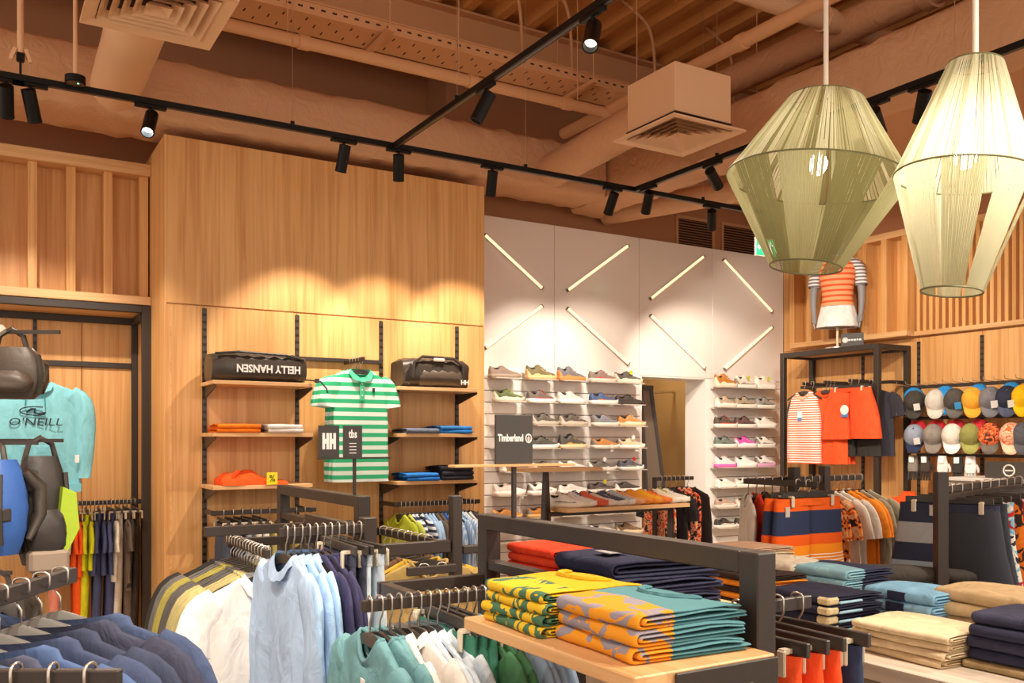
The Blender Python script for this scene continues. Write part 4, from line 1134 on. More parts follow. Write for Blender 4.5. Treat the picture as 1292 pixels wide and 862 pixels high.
stack((2.80, 6.03, 1.211), YAW_F, 2, [fab('2a73c4'), fab('3580d2')], 'folded_t_shirt', 'bright blue folded T-shirt on the lowest oak shelf', 'T-shirt', 'blue folded tops on the lowest shelf', .30, .26, .0135)
stack((3.08, 6.03, 1.211), YAW_F, 3, [fab('33313a'), fab('3b3942'), fab('2e2b30')], 'folded_t_shirt', 'charcoal folded T-shirt in a pile of three on oak shelf', 'T-shirt', 'charcoal folded tops', .30, .27, .0165)
# face-out bar with the striped polo shirts
pb = thing('face_out_bar', 'black cross bar with forward arm on the shelving wall', 'clothes rail', (2.3, 6.2, 2.03))
MB().box(UP[1], UP[2], YB - .035, YB - .012, 2.065, 2.092, .002).build('cross_bar', BLACK, pb)
MB().box(2.318, 2.334, 5.84, YB - .036, 2.045, 2.075, .002).build('forward_arm', BLACK, pb)
PG = bands('green_white_stripe', [(0, 'e9fbf0'), (.029, '3cbd84')], 2, .85, .058)
rail_row((2.326, 6.10, 2.075), (2.326, 5.88, 2.075), [('polo', PG, 'green and white striped polo shirt hanging ' + ('in front on the oak wall' if i == 3 else 'behind the front one on the oak wall'), 'polo shirt', {'placket': fab('58c99a') if i == 3 else None, 'L': .86, 'W': .185, 'A': .20, 'T': .021, 'cmat': fab('58c99a'), 'seed': i}) for i in range(4)], 'the face-out bar', jit=4, flip=True)
def wall_rail(x0, x1, y, z, label, group, yw=YB):
    r_ = thing('wall_rail', label, 'clothes rail', ((x0 + x1) / 2, y, z - .03), (0, 0, 0), group)
    MB().box(x0 - .03, x1 + .03, y - .008, y + .008, z - .03, z, .002).build('rail', BLACK, r_)
    for x in (x0, x1): MB().box(x - .006, x + .006, y + .009, yw - .012, z - .035, z - .005, .002).build('bracket', BLACK, r_)
    return r_
wall_rail(UP[0], UP[1], 5.93, 1.05, 'black wall rail below the orange jacket shelf', 'wall rails')
SHO = 'shorts'
rail_row((UP[0] + .02, 5.93, 1.05), (UP[1] - .02, 5.93, 1.05),
         rep(2, 'shorts', fab('4b5161'), 'slate blue shorts on the wall rail below the orange jacket', 'shorts') + rep(1, 'shorts', fab('8d97a3'), 'grey shorts on the wall rail below the orange jacket', 'shorts')
         + rep(2, 'shorts', fab('dfdcd3'), 'white shorts on the wall rail below the orange jacket', 'shorts') + rep(3, 'tank', fab('b5a86a'), 'olive yellow strappy top on the wall rail', 'top') + rep(2, 'tee', fab('4a4640'), 'dark T-shirt on the wall rail below the orange jacket', 'T-shirt'), 'the wall rail below the orange jacket')
wall_rail(UP[2], UP[3], 5.93, 1.06, 'black wall rail full of small shirts below the charcoal pile', 'wall rails')
it = [('tee', fab('b9c23a'), 'lime green T-shirt at the wall rail end with yellow card', 'T-shirt', {'tag': (-.1, -.25, YELP)}), ('tee', fab('c5cc60'), 'pale lime T-shirt on the wall rail', 'T-shirt')]
it += [('tee', bands('navy_white_fine', [(0, '39415a'), (.02, 'e6e8ee')], 2, .85, .04), 'navy and white striped T-shirt on the wall rail', 'T-shirt', {'seed': i}) for i in range(3)]
it += [('tee', fab('a9c8e8'), 'sky blue T-shirt on the wall rail of small shirts', 'T-shirt', {'seed': i}) for i in range(3)]
it += [('tee', fab('6d6158'), 'brown grey T-shirt on the wall rail of small shirts', 'T-shirt', {'seed': i}) for i in range(2)]
it += [('tee', fab('3b6cb8'), 'royal blue T-shirt on the wall rail of small shirts', 'T-shirt', {})]
it += [('polo', bands('pale_blue_check', [(0, 'c8dcf0'), (.012, '90b4dc')], 0, .85, .024), 'pale blue checked shirt on the wall rail', 'shirt', {'seed': i}) for i in range(4)]
it += [('tee', fab('dfe3e6'), 'white T-shirt on the wall rail of small shirts', 'T-shirt', {'seed': i}) for i in range(2)]
it += [('tee', fab('56504a'), 'dark taupe T-shirt at the far end of the wall rail', 'T-shirt', {'seed': i}) for i in range(2)]
rail_row((UP[2] + .0, 5.93, 1.06), (UP[3] - .01, 5.93, 1.06), it, 'the wall rail below the charcoal pile')

# ------------------------------------------------------------------ left bay: rail of children's sets, hoodie
wall_rail(.42, 1.03, 6.86, 1.083, 'black wall rail with colourful tops in the left bay', 'wall rails', 7.2)
it = []
def pair(n, hx, cn, Lt=.46, Lb=.90, b=True):
    global it
    for i in range(n):
        it.append(('tee', fab(hx), cn + ' small T-shirt on the left bay rail', 'T-shirt', {'L': Lt, 'W': .15, 'A': .165, 'seed': i}))
        if b and i % 2 == 0: it.append(('trousers', fab(hx), cn + ' trousers on the left bay rail', 'trousers', {'L': Lb, 'W': .13, 'waist': .13}))
pair(2, '6fb6ae', 'teal', b=False); pair(2, 'ef9a80', 'salmon', .50, .8); pair(2, 'cfc6bd', 'grey striped', .52, .7, False); pair(2, 'ff6424', 'vivid orange', .5, .82); pair(2, 'dfe02c', 'lemon yellow', .46, .86)
pair(3, '4d5478', 'dusty navy', .5, .84); pair(1, 'd9cfbf', 'stone', .55, 1.02); pair(1, '6a5a4e', 'brown', .62, .95); pair(1, '39332f', 'black', .6, 1.0)
rail_row((.40, 6.86, 1.083), (1.02, 6.86, 1.083), it, 'the left bay rail', jit=4)
ha = thing('forward_rail', 'black arm with the turquoise hoodie in the left bay', 'clothes rail', (.36, 6.8, 1.95))
MB().box(.352, .368, 6.30, 7.17, 1.93, 1.96, .002).build('arm', BLACK, ha)
HOOD = fab('8ad0dc')
hd = thing('hoodie', 'turquoise hoodie with dark chest lettering hanging in the left bay', 'hoodie', (.36, 6.42, 1.96), (0, 0, R(-4)))
put('body', shirt_mesh(2, .225, .78, 'long', .032, .085, .25), HOOD, hd)
m = MB(); rs = []
for i in range(7):
    f = i / 6; a = math.pi * (1 - f)
    rs.append([Vector(((.10 - .012 * j) * math.cos(a), -.035 + .02 * j - .02 * math.sin(a), -.115 - .055 * math.sin(a) * (j == 0) + .045 * (j == 1) * math.sin(a) + .0 * j - .03 * (j == 2))) for j in range(3)])
m.loft(rs, False, False, False); o = m.build('hood', HOOD, hd, True)
MB().prism([(-.15, -.60), (-.105, -.50), (.105, -.50), (.15, -.60), (.15, -.70), (-.15, -.70)], 1, -.055, -.049).build('pocket', fab('80c8d6'), hd)
MB().prism([(-.262, -.735), (.262, -.735), (.258, -.785), (-.258, -.785)], 1, -.05, .05).build('hem_rib', fab('7cc2d0'), hd)
for s_ in (-1, 1): MB().tube([(s_ * .05, -.045, -.17), (s_ * .055, -.055, -.24)], .004, 5).build('drawstring', fab('3f8f8f'), hd)
text("O'NEILL", .082, LETD, hd, (0, -.054, -.345), (R(90), 0, 0), .001, stretch=(1.05, .8), shear=.15)
lg = MB(); P = []
for i in range(22): a = R(60 + 250 * i / 21); P.append((.085 * math.cos(a), -.054, -.275 + .027 * math.sin(a)))
lg.tube(P, .0035, 4); P = [(-.05, -.054, -.285), (-.02, -.054, -.262), (.0, -.054, -.262), (-.005, -.054, -.285), (.02, -.054, -.292), (.06, -.054, -.285)]
lg.tube(P, .006, 4); lg.build('wave_logo', LETD, hd)
tagcard(hd, (.235, -.05, -.55), WHITEP, (.025, .05))
put_h = hanger('plain', (.36, 6.42, 1.96), (0, 0, R(-4)), 'black shouldered hanger holding the turquoise hoodie', None)
def cw(r, d, z): return Vector((CS * r + SN * d, -SN * r + CS * d, z))
# ------------------------------------------------------------------ gondola B (shirts) and A (folded knits)
GX = 1.34
gB = gondola(GX, 3.36, 4.46, 1.28, 'black metal display rack holding the pale blue and olive shirts', [
    ('beam', ((.74, 3.42, 1.165), (GX - .03, 3.42, 1.165))), ('bar', ((.89, 3.72, 1.105), (.89, 3.12, 1.105))), ('beam', ((.89, 3.70, 1.088), (GX - .03, 3.70, 1.088))),
    ('bar', ((.85, 2.86, 1.205), (1.14, 2.86, 1.205))), ('beam', ((1.125, 2.88, 1.20), (1.125, 3.40, 1.20))),
    ('bar', ((1.50, 3.04, 1.115), (1.50, 3.62, 1.115))), ('beam', ((1.37, 3.60, 1.115), (1.50, 3.60, 1.115)))])
BL = fab('9fc1e2')
it = [('long', fab('a7bfdc'), 'greyish blue button shirt with dark green swing tag', 'shirt', {'collar': 1, 'T': .020, 'W': .20, 'L': .78, 'tag': (.03, -.62, plain('olive_card', '56602a', .6))})]
it += [('long', BL, 'pale blue long-sleeved shirt on the rack arm beside navy tops', 'shirt', {'collar': 1, 'seed': i, 'T': .016, 'L': .78}) for i in range(3)]
it += [('tee', fab('3f3d5c'), 'dusty navy T-shirt next to the pale blue shirts', 'T-shirt', {'seed': i, 'L': .8, 'T': .014}) for i in range(3)]
it += [('trousers', fab('434557'), 'dark slate trousers beside the navy T-shirts', 'trousers', {'seed': i, 'T': .015}) for i in range(2)]
it += [('trousers', fab('c6d3dd'), 'bleached pale jeans at the end of the blue shirt arm', 'trousers', {'seed': i, 'T': .018}) for i in range(2)]
rail_row((.86, 2.86, 1.22), (1.135, 2.86, 1.22), it, 'the pale blue shirt arm')
OL = [('3a3733', 'charcoal', 2), ('6f6c66', 'mid grey', 2), ('a59a4e', 'olive', 2), ('5d5a55', 'dark grey', 3), ('b3a873', 'pale olive', 3)]
it = []
for hx, nm, n in OL:
    for i in range(n): it.append(('tee', fab(hx), nm + ' T-shirt on the arm behind the white polo', 'T-shirt', {'seed': i, 'T': .012, 'W': .20, 'L': .74}))
it.append(('polo', fab('eeebe6'), 'plain white polo shirt in front of the olive shirts', 'polo shirt', {'T': .022, 'W': .195, 'L': .78, 'A': .205}))
rail_row((.89, 3.66, 1.12), (.89, 3.13, 1.12), it, 'the olive shirt arm', jit=2, flip=True)
for i in range(2): hanger('plain', (1.12 + i * .07, 3.42, 1.184), (0, 0, R(-90 + random.uniform(-6, 6))), 'empty black hanger on the beam behind the olive shirts', 'empty hangers on the beam')
rail_row((1.50, 3.08, 1.13), (1.50, 3.58, 1.13), [('tee', fab(h), nm + ' top on the arm behind the tan trousers', 'top', {'seed': i % 3}) for i, (h, nm) in enumerate([('b89a5c', 'tan'), ('c9a63e', 'mustard'), ('7c5f45', 'brown'), ('4a423a', 'dark brown'), ('2f9a68', 'green'), ('4d463f', 'charcoal brown'), ('5a4c40', 'coffee'), ('3b3632', 'soot black')])], 'the arm behind the tan trousers', jit=3)
gC = thing('h_rack', 'low black rack frame with tan trousers between the two display racks', 'clothes rack', (1.35, 2.93, 0))
MB().box(1.155, 1.205, 2.905, 2.955, 0, 1.235, .003).build('post', BLACK, gC); MB().box(1.50, 1.54, 2.91, 2.95, 0, 1.30, .003).build('post', BLACK, gC)
MB().box(1.205, 1.495, 2.915, 2.945, 1.095, 1.14, .003).build('cross_beam', BLACK, gC); MB().box(1.205, 1.495, 2.915, 2.945, .95, .98, .003).build('cross_beam', BLACK, gC)
for x in (1.18, 1.52): MB().box(x - .025, x + .025, 2.7, 3.16, 0, .03, .003).build('foot', BLACK, gC)
MB().box(1.545, 1.70, 2.915, 2.945, 1.085, 1.115, .003).build('side_arm', BLACK, gC)
rail_row((1.33, 2.87, 1.06), (1.47, 2.87, 1.06), [('trousers', fab('b08f58'), 'tan trousers clipped below the low rack frame', 'trousers', {'seed': i, 'yaw': 78}) for i in range(2)], 'the low rack frame')
MB().box(1.30, 1.49, 2.862, 2.878, 1.03, 1.06, .002).build('hang_rail', BLACK, gC)
MB().box(1.47, 1.49, 2.878, 2.915, 1.03, 1.06, .002).build('bracket', BLACK, gC)

SHZ = 1.096
gA = gondola(GX, 1.26, 2.39, 1.28, 'black metal display rack with oak shelf of folded knit tops', [
    ('shelf', (.972, 1.312, 1.213, 1.833, SHZ - .028, SHZ)), ('plate', (1.06, 1.312, 1.205, 1.212, .985, SHZ - .004)), ('plate', (1.30, 1.312, 1.214, 1.833, .985, SHZ - .03)),
    ('shelf', (1.372, 1.80, 1.80, 2.40, 1.03, 1.058)), ('plate', (1.372, 1.70, 1.792, 1.799, .96, 1.05)),
    ('bar', ((.84, 2.13, 1.085), (1.314, 2.13, 1.085))), ('beam', ((1.0, 2.15, 1.085), (1.0, 2.36, 1.085))), ('beam', ((.985, 2.364, 1.085), (1.314, 2.364, 1.085))),
    ('bar', ((1.367, 1.45, 1.125), (1.68, 1.45, 1.125)))])
for (x, z) in ((1.10, 1.045), (1.24, 1.045)): MB().cyl((x, 1.2015, z), (x, 1.2055, z), .008, n=10).build('screw', SILVER, gA)
TEAL = fab('6c9aa0')
it = [('tee', TEAL, 'teal T-shirt with dark neck lining, hanging first on the front arm', 'T-shirt', {'T': .026, 'W': .215, 'A': .25, 'tag': (.02, -.19)})]
it += [('tee', TEAL, 'teal T-shirt hanging behind the first teal one', 'T-shirt', {'seed': i + 1, 'T': .02}) for i in range(2)]
it += [('long', fab('e6e1da'), 'off-white shirt between teal and pale blue ones', 'shirt', {'seed': i, 'collar': 1}) for i in range(2)]
it += [('long', fab('c3d0da'), 'pale ice blue shirt on the front arm', 'shirt', {'seed': i, 'collar': 1}) for i in range(3)]
it += [('shorts', fab('3f7d66'), 'green shorts clipped on the front arm', 'shorts', {'seed': i}) for i in range(3)]
it += [('tee', fab('4d8158'), 'leaf green T-shirt under the oak shelf', 'T-shirt', {'seed': i}) for i in range(2)]
it += [('tee', fab('93acc4'), 'denim blue T-shirt under the oak shelf', 'T-shirt', {'seed': i}) for i in range(4)]
rail_row((.85, 2.13, 1.10), (1.31, 2.13, 1.10), it, 'the front arm of teal T-shirts')
def half_print(name, top, pa, pb, xlim, scale=16, stretch=(1, 1, 1)):
    m, nt, b = newmat(name); N, L = nt.nodes, nt.links
    tc = N.new('ShaderNodeTexCoord'); sp = N.new('ShaderNodeSeparateXYZ'); L.new(tc.outputs['Object'], sp.inputs[0])
    mp = N.new('ShaderNodeMapping'); mp.inputs['Scale'].default_value = stretch; oi = N.new('ShaderNodeObjectInfo'); L.new(tc.outputs['Object'], mp.inputs['Vector'])
    ml = N.new('ShaderNodeMath'); ml.operation = 'MULTIPLY'; ml.inputs[1].default_value = 9; L.new(oi.outputs['Random'], ml.inputs[0])
    cb = N.new('ShaderNodeCombineXYZ'); L.new(ml.outputs[0], cb.inputs[1]); L.new(cb.outputs[0], mp.inputs['Location'])
    n = N.new('ShaderNodeTexNoise'); n.inputs['Scale'].default_value = scale; n.inputs['Detail'].default_value = 1.5; n.inputs['Distortion'].default_value = 1.2; L.new(mp.outputs[0], n.inputs['Vector'])
    g = N.new('ShaderNodeMath'); g.operation = 'GREATER_THAN'; g.inputs[1].default_value = .53; L.new(n.outputs['Fac'], g.inputs[0])
    m1 = N.new('ShaderNodeMix'); m1.data_type = 'RGBA'; m1.inputs[6].default_value = (*rgb(pa), 1); m1.inputs[7].default_value = (*rgb(pb), 1); L.new(g.outputs[0], m1.inputs[0])
    ay = N.new('ShaderNodeMath'); ay.operation = 'ABSOLUTE'; L.new(sp.outputs[1], ay.inputs[0])
    lx = N.new('ShaderNodeMath'); lx.operation = 'LESS_THAN'; lx.inputs[1].default_value = xlim; L.new(sp.outputs[0], lx.inputs[0])
    m2 = N.new('ShaderNodeMix'); m2.data_type = 'RGBA'; m2.inputs[6].default_value = (*rgb(top), 1); L.new(lx.outputs[0], m2.inputs[0]); L.new(m1.outputs[2], m2.inputs[7])
    L.new(m2.outputs[2], b.inputs['Base Color']); b.inputs['Roughness'].default_value = .85; b.inputs['Specular IOR Level'].default_value = .2
    n2 = N.new('ShaderNodeTexNoise'); n2.inputs['Scale'].default_value = 25; L.new(tc.outputs['Object'], n2.inputs['Vector'])
    bp = N.new('ShaderNodeBump'); bp.inputs['Strength'].default_value = .3; bp.inputs['Distance'].default_value = .006; L.new(n2.outputs['Fac'], bp.inputs['Height']); L.new(bp.outputs['Normal'], b.inputs['Normal'])
    return m
YP = half_print('yellow_leaf_print', 'dcae22', 'e2b92e', '4b7357', -.05, 26, (.6, 1.0, .6))
OP = half_print('orange_dash_print', '5c9098', 'e89c2c', '98929c', -.045, 26, (.8, .5, .8))
ys = stack((1.135, 1.665, SHZ + .0005), 0, 4, [YP], 'folded_t_shirt', 'yellow folded T-shirt with dark green leaf print', 'T-shirt', 'yellow folded T-shirts', .28, .245, .0110, 1.3, .006)
os_ = stack((1.155, 1.40, SHZ + .0005), 0, 3, [OP], 'folded_t_shirt', 'teal folded T-shirt with orange and lilac print', 'T-shirt', 'teal and orange folded T-shirts', .275, .27, .0145, 1.5, .006, seed0=1)
def neckroll(o, mat, w_, h, x=.03):
    P = [(x + .045 - .07 * math.sin(a), .075 * math.cos(a), 2 * h + .006 + .004 * math.sin(a)) for a in [math.pi * i / 14 for i in range(15)]]
    m = MB().tube(P, [.003] + [.0065] * 13 + [.003], 6).build('neckband', mat, o, True)
for o, mt in ((ys[-1], fab('dcae22')), (os_[-1], fab('5c9098'))):
    ORG[o.name] = Vector((0, 0, 0)); neckroll(o, mt, .3, .0110 if o is ys[-1] else .0145)
stack((1.585, 2.245, 1.0585), 0, 5, [fab('e8411f'), fab('ee4a26')], 'folded_polo', 'coral red folded polo shirt with navy piping', 'polo shirt', 'coral red folded polos', .36, .27, .0125, 1.5, .006)
nv = stack((1.575, 1.955, 1.0585), 0, 3, [fab('2f3148'), fab('34364e')], 'folded_sweater', 'thick navy folded sweater beside the coral red polos', 'sweater', 'navy folded sweaters', .37, .29, .0215, 1.8, .006, seed0=2)
tagcard(nv[-1], (-.10, -.06, .056), plain('silver_tag', 'a9a6a6', .4), (.06, .07), (R(90), 0, 0))
rail_row((1.42, 1.45, 1.14), (1.67, 1.45, 1.14), [('shorts', fab('f4572a'), 'bright orange shorts clipped at the rack end', 'shorts', {'seed': i}) for i in range(3)] + [('shorts', fab('34405c'), 'dark blue shorts clipped at the rack end', 'shorts', {})], 'the rack end by the table', jit=3)
# signs on racks
def top_sign(base, w_, label, cards):
    r_ = thing('rack_sign', label, 'sign', base)
    b = Vector(base)
    MB().box(b.x - .006, b.x + .006, b.y - .006, b.y + .006, b.z, b.z + .145, .001).build('pole', BLACK, r_)
    MB().box(b.x - w_ / 2, b.x + w_ / 2, b.y - .022, b.y + .022, b.z + .145, b.z + .152, .001).build('tray', OAKH if w_ > .35 else BLACK, r_)
    return r_
pA = onZ(644, 655, 1.28); pA.x = GX; pA.y = 2.22
sA = top_sign((GX, 2.22, 1.2805), .40, 'oak tray sign with black card of white brand lettering', 0)
MB().box(GX - .062, GX + .062, 2.216, 2.224, 1.433, 1.573, .001).build('card', BLKCARD, sA)
text('Timberland', .024, LETW, sA, (-.013, -.0045, .226), (R(90), 0, 0), .0005, stretch=(.76, 1.2), bold=.0007)
tl = MB(); c_ = Vector((GX + .047, 2.2155, 1.506))
P = [(c_.x + .010 * math.cos(R(a)), c_.y, c_.z + .012 * math.sin(R(a))) for a in range(0, 361, 30)]
tl.tube(P, .002, 4, False); tl.box(c_.x - .001, c_.x + .001, c_.y - .0005, c_.y + .0005, c_.z - .010, c_.z + .009); tl.box(c_.x - .006, c_.x + .006, c_.y - .0005, c_.y + .0005, c_.z, c_.z + .002); tl.box(c_.x - .007, c_.x + .007, c_.y - .0005, c_.y + .0005, c_.z - .005, c_.z - .003)
tl.build('tree_logo', LETW, sA)
sB = top_sign((GX, 3.47, 1.2805), .30, 'small rack sign with two black brand cards', 0)
for (dx, w_, nm) in ((-.108, .085, 'a'), (-.008, .08, 'b')):
    MB().box(GX + dx - w_ / 2, GX + dx + w_ / 2, 3.466, 3.474, 1.433, 1.56, .001).build('card', BLKCARD, sB)
hh = MB()
for k_ in (0, 1):
    x0 = GX - .108 - .028 + k_ * .029
    hh.box(x0, x0 + .0105, 3.4652, 3.466, 1.465, 1.530); hh.box(x0 + .0165, x0 + .027, 3.4652, 3.466, 1.465, 1.530); hh.box(x0 + .0105, x0 + .0165, 3.4652, 3.466, 1.487, 1.507)
hh.build('double_h_logo', LETW, sB)
text('tbs', .036, LETW, sB, (-.008, -.0045, .245), (R(90), 0, 0), .0005, stretch=(.8, 1.3), bold=.001)
for k_ in range(4): MB().box(GX - .023, GX + .007, 3.4655, 3.466, 1.487 - k_ * .013, 1.490 - k_ * .013).build('text_line', LETW, sB)

# ------------------------------------------------------------------ left foreground: blue tops and backpacks
rk = thing('side_rack', 'black side rack with blue tops on grey hangers', 'clothes rack', tuple(cw(-1.3, 1.0, 0)))
def cbar(a, b, w_, h_, nm, z0=None): MB().bar(cw(*a), cw(*b), w_, h_, .002).build(nm, BLACK, rk)
cbar((-.965, .92, 1.205), (-.965, 1.99, 1.205), .018, .032, 'hang_rail'); cbar((-1.3, .90, 1.205), (-.955, .90, 1.205), .03, .035, 'bracket_arm')
cbar((-1.3, 1.34, 1.145), (-.58, 1.34, 1.145), .018, .032, 'hang_rail')
for d in (.90, 1.34): MB().bar(cw(-1.32, d, .0), cw(-1.32, d, 1.3), .05, .05, .003).build('post', BLACK, rk)
MB().bar(cw(-1.32, .6, .02), cw(-1.32, 1.7, .02), .05, .04, .003).build('foot', BLACK, rk)
cbar((-1.32, .92, 1.28), (-1.32, 1.32, 1.28), .04, .04, 'top_bar')
it = []
cols = ['4a5878', '4a5878', '55688c', '4d5266', '526892', '46516e', '3f465c', '45485c']
for i in range(9):
    h_ = cols[i % 8]
    it.append(('tee', fab(h_), {'4a5878': 'denim blue', '55688c': 'mid blue', '4d5266': 'slate grey', '526892': 'soft blue', '46516e': 'faded navy', '3f465c': 'dark navy', '45485c': 'charcoal blue'}[h_] + ' top on a grey hanger of the side rack', 'T-shirt', {'seed': i % 4, 'T': .026, 'W': .235, 'A': .25, 'nk': .125, 'neck': 0}))
rail_row(cw(-.965, 1.28, 1.221), cw(-.965, 1.97, 1.221), it, 'the side rack rail', body=HANGG, jit=3, flip=True)
for i in range(6): hanger('plain', cw(-.90 + i * .055, 1.34, 1.161), (0, 0, -YAW + R(90 + random.uniform(-5, 5))), 'empty grey hanger on the front rail of the side rack', 'empty grey hangers', HANGG)
bs = thing('bag_stand', 'black stand with bag hooks at the edge of the left bay', 'stand', tuple(cw(-1.95, 3.0, 0)))
MB().bar(cw(-1.95, 3.0, 0), cw(-1.95, 3.0, 2.05), .05, .05, .003).build('post', BLACK, bs)
for z, d in ((1.86, 3.0), (1.50, 3.02), (1.492, 2.86)): MB().bar(cw(-1.95, d, z), cw(-1.50, d, z), .012, .012).build('hook_arm', BLACK, bs)
MB().obox(cw(-1.95, 3.0, .015), (.5, .5, .03), (0, 0, -YAW), .003).build('base_plate', BLACK, bs)
def backpack(c, yaw, w_, h_, dp, mat, mat2, label, seed, strapm=None, small=False):
    """hung bag: c = top of hang loop"""
    r_ = thing('backpack', label, 'backpack', c, (0, 0, yaw)); rnd = random.Random(seed)
    def soft(x0, x1, y0, y1, z0, z1, mt, nm, e=.6, sag=.06):
        m = MB(); rs = []; N = 9
        cx, cy = (x0 + x1) / 2, (y0 + y1) / 2
        for i in range(N):
            f = i / (N - 1); z = z1 + (z0 - z1) * f; k_ = math.sin(math.pi * (.10 + .80 * f)) ** .35; s_ = k_ * (1 + sag * (f - .4))
            rs.append([Vector((cx + (x1 - x0) / 2 * s_ * math.copysign(abs(math.cos(t)) ** e, math.cos(t)) + rnd.uniform(-.003, .003), cy + (y1 - y0) / 2 * s_ * math.copysign(abs(math.sin(t)) ** e, math.sin(t)) + rnd.uniform(-.004, .004), z)) for t in [2 * math.pi * j / 20 for j in range(20)]])
        m.loft(rs); return m.build(nm, mt, r_, True)
    soft(-w_ / 2, w_ / 2, -dp / 2, dp / 2, -h_ - .06, -.06, mat, 'body')
    soft(-w_ * .38, w_ * .38, -dp / 2 - .05, -dp / 2 + .04, -h_ * .95 - .05, -h_ * .48 - .06, mat2, 'front_pocket')
    MB().tube([(-.05, 0, -.08), (-.035, 0, -.02), (0, 0, .002), (.035, 0, -.02), (.05, 0, -.08)], .009, 6).build('hang_loop', strapm or BAGM, r_)
    for s_ in (-1, 1):
        MB().tube([(s_ * w_ * .30, dp / 2 - .01, -.10), (s_ * w_ * .36, dp / 2 + .035, -.06 - h_ * .3), (s_ * w_ * .38, dp / 2 + .035, -.06 - h_ * .6), (s_ * w_ * .40, dp / 2 - .01, -.06 - h_ * .85)], [.018, .024, .02, .01], 8).build('shoulder_strap', strapm or BAGM, r_, True)
        MB().obox((s_ * w_ * .47, -dp * .2, -.06 - h_ * (.45 + .12 * s_)), (.02, .03, .04), (0, 0, 0), .004).build('buckle', HANGP, r_)
        MB().tube([(s_ * w_ * .44, -dp * .3, -.06 - h_ * .15), (s_ * (w_ * .49), -dp * .36, -.06 - h_ * .5), (s_ * w_ * .46, -dp * .3, -.06 - h_ * .88)], .008, 5).build('side_strap', HANGP, r_)
    return r_
DKB = plain('dark_bag_nylon', '4a3f35', .45, 0, .35, 16); BLB = plain('blue_bag_nylon', '3560a8', .5, 0, .3, 16); GRB = plain('green_bag_nylon', '9db82a', .5, 0, .3, 16); NVB = plain('navy_bag_nylon', '2d3550', .5, 0, .3, 16); BKB = plain('black_bag_nylon', '2e2824', .5, 0, .3, 16)
k_ = 1
b_ = backpack(cw(-1.66, 3.0, 1.868), -YAW + R(15),   .20, .17, .11, DKB, DKB, 'dark brown small backpack with grey strap and red tag', 1)
MB().tube([(-.02, -.03, .0), (-.06, -.09, -.05), (-.10, -.10, -.10)], .016, 6).build('grey_strap', plain('grey_web', 'b5ab9c', .6), b_, True)
tagcard(b_, (-.05, -.125, -.09), plain('green_card', 'b4b49a', .6), (.055, .11), (0, R(8), 0)); tagcard(b_, (-.10, -.13, -.10), plain('red_card', 'e0301f', .5), (.06, .09), (0, R(-10), 0))
b_ = backpack(cw(-1.635, 2.86, 1.50), -YAW - R(25), .19, .30, .14, BLB, NVB, 'blue backpack hanging in front of the hoodie', 2)
tagcard(b_, (.06, -.12, -.05), plain('beige_card', 'c9b08c', .6), (.02, .12), (0, 0, 0))
b_ = backpack(cw(-1.575, 3.02, 1.508), -YAW + R(40), .15, .36, .15, BKB, BKB, 'black hiking backpack with lime green panels', 3)
MB().prism([(.045, -.16), (.085, -.18), (.095, -.30), (.045, -.40), (.0, -.42), (.03, -.30)], 1, -.105, -.06).build('green_panel', GRB, b_)
MB().obox((.0, -.10, -.40), (.12, .06, .07), None, .01).build('hip_pad', plain('tan_pad', '8f7d6c', .6), b_)
bk = backpack(cw(-1.60, 2.80, 1.10), -YAW + R(8), .20, .20, .13, BKB, DKB, 'flat black bag under the hiking backpack', 5)
MB().bar(cw(-1.95, 2.8, 1.09), cw(-1.55, 2.8, 1.09), .012, .012).build('hook_arm', BLACK, bs)
MB().bar(cw(-1.95, 2.8, 1.09), cw(-1.95, 3.0, 1.09), .012, .012).build('hook_arm', BLACK, bs)
MB().bar(cw(-1.95, 2.86, 1.492), cw(-1.95, 3.0, 1.492), .012, .012).build('hook_arm', BLACK, bs)
# ------------------------------------------------------------------ shoe wall
ACR = plain('clear_plate', 'c9bfb2', .2)
plate_me = MB().box(-.13, .13, -.085, .085, -.004, 0, .001).mesh('plate'); lip_me = MB().box(-.13, .13, -.087, -.084, -.004, .004).mesh('lip')
ROWZ = [2.03, 1.83, 1.63, 1.43, 1.23, 1.03, .83, .63]
rn = ['top', 'second', 'third', 'fourth', 'fifth', 'sixth', 'seventh', 'eighth']
def shelf_plate(x, z, wall, row):
    p = put('shoe_shelf', plate_me, ACR, None, (x, YW - .094, z), (0, 0, 0)); tag(p, 'small clear shoe shelf plate, %s row of the %s shoe wall' % (row, wall), 'shelf', 'clear shelf plates on the shoe walls')
    put('lip', lip_me, ACR, p); return p
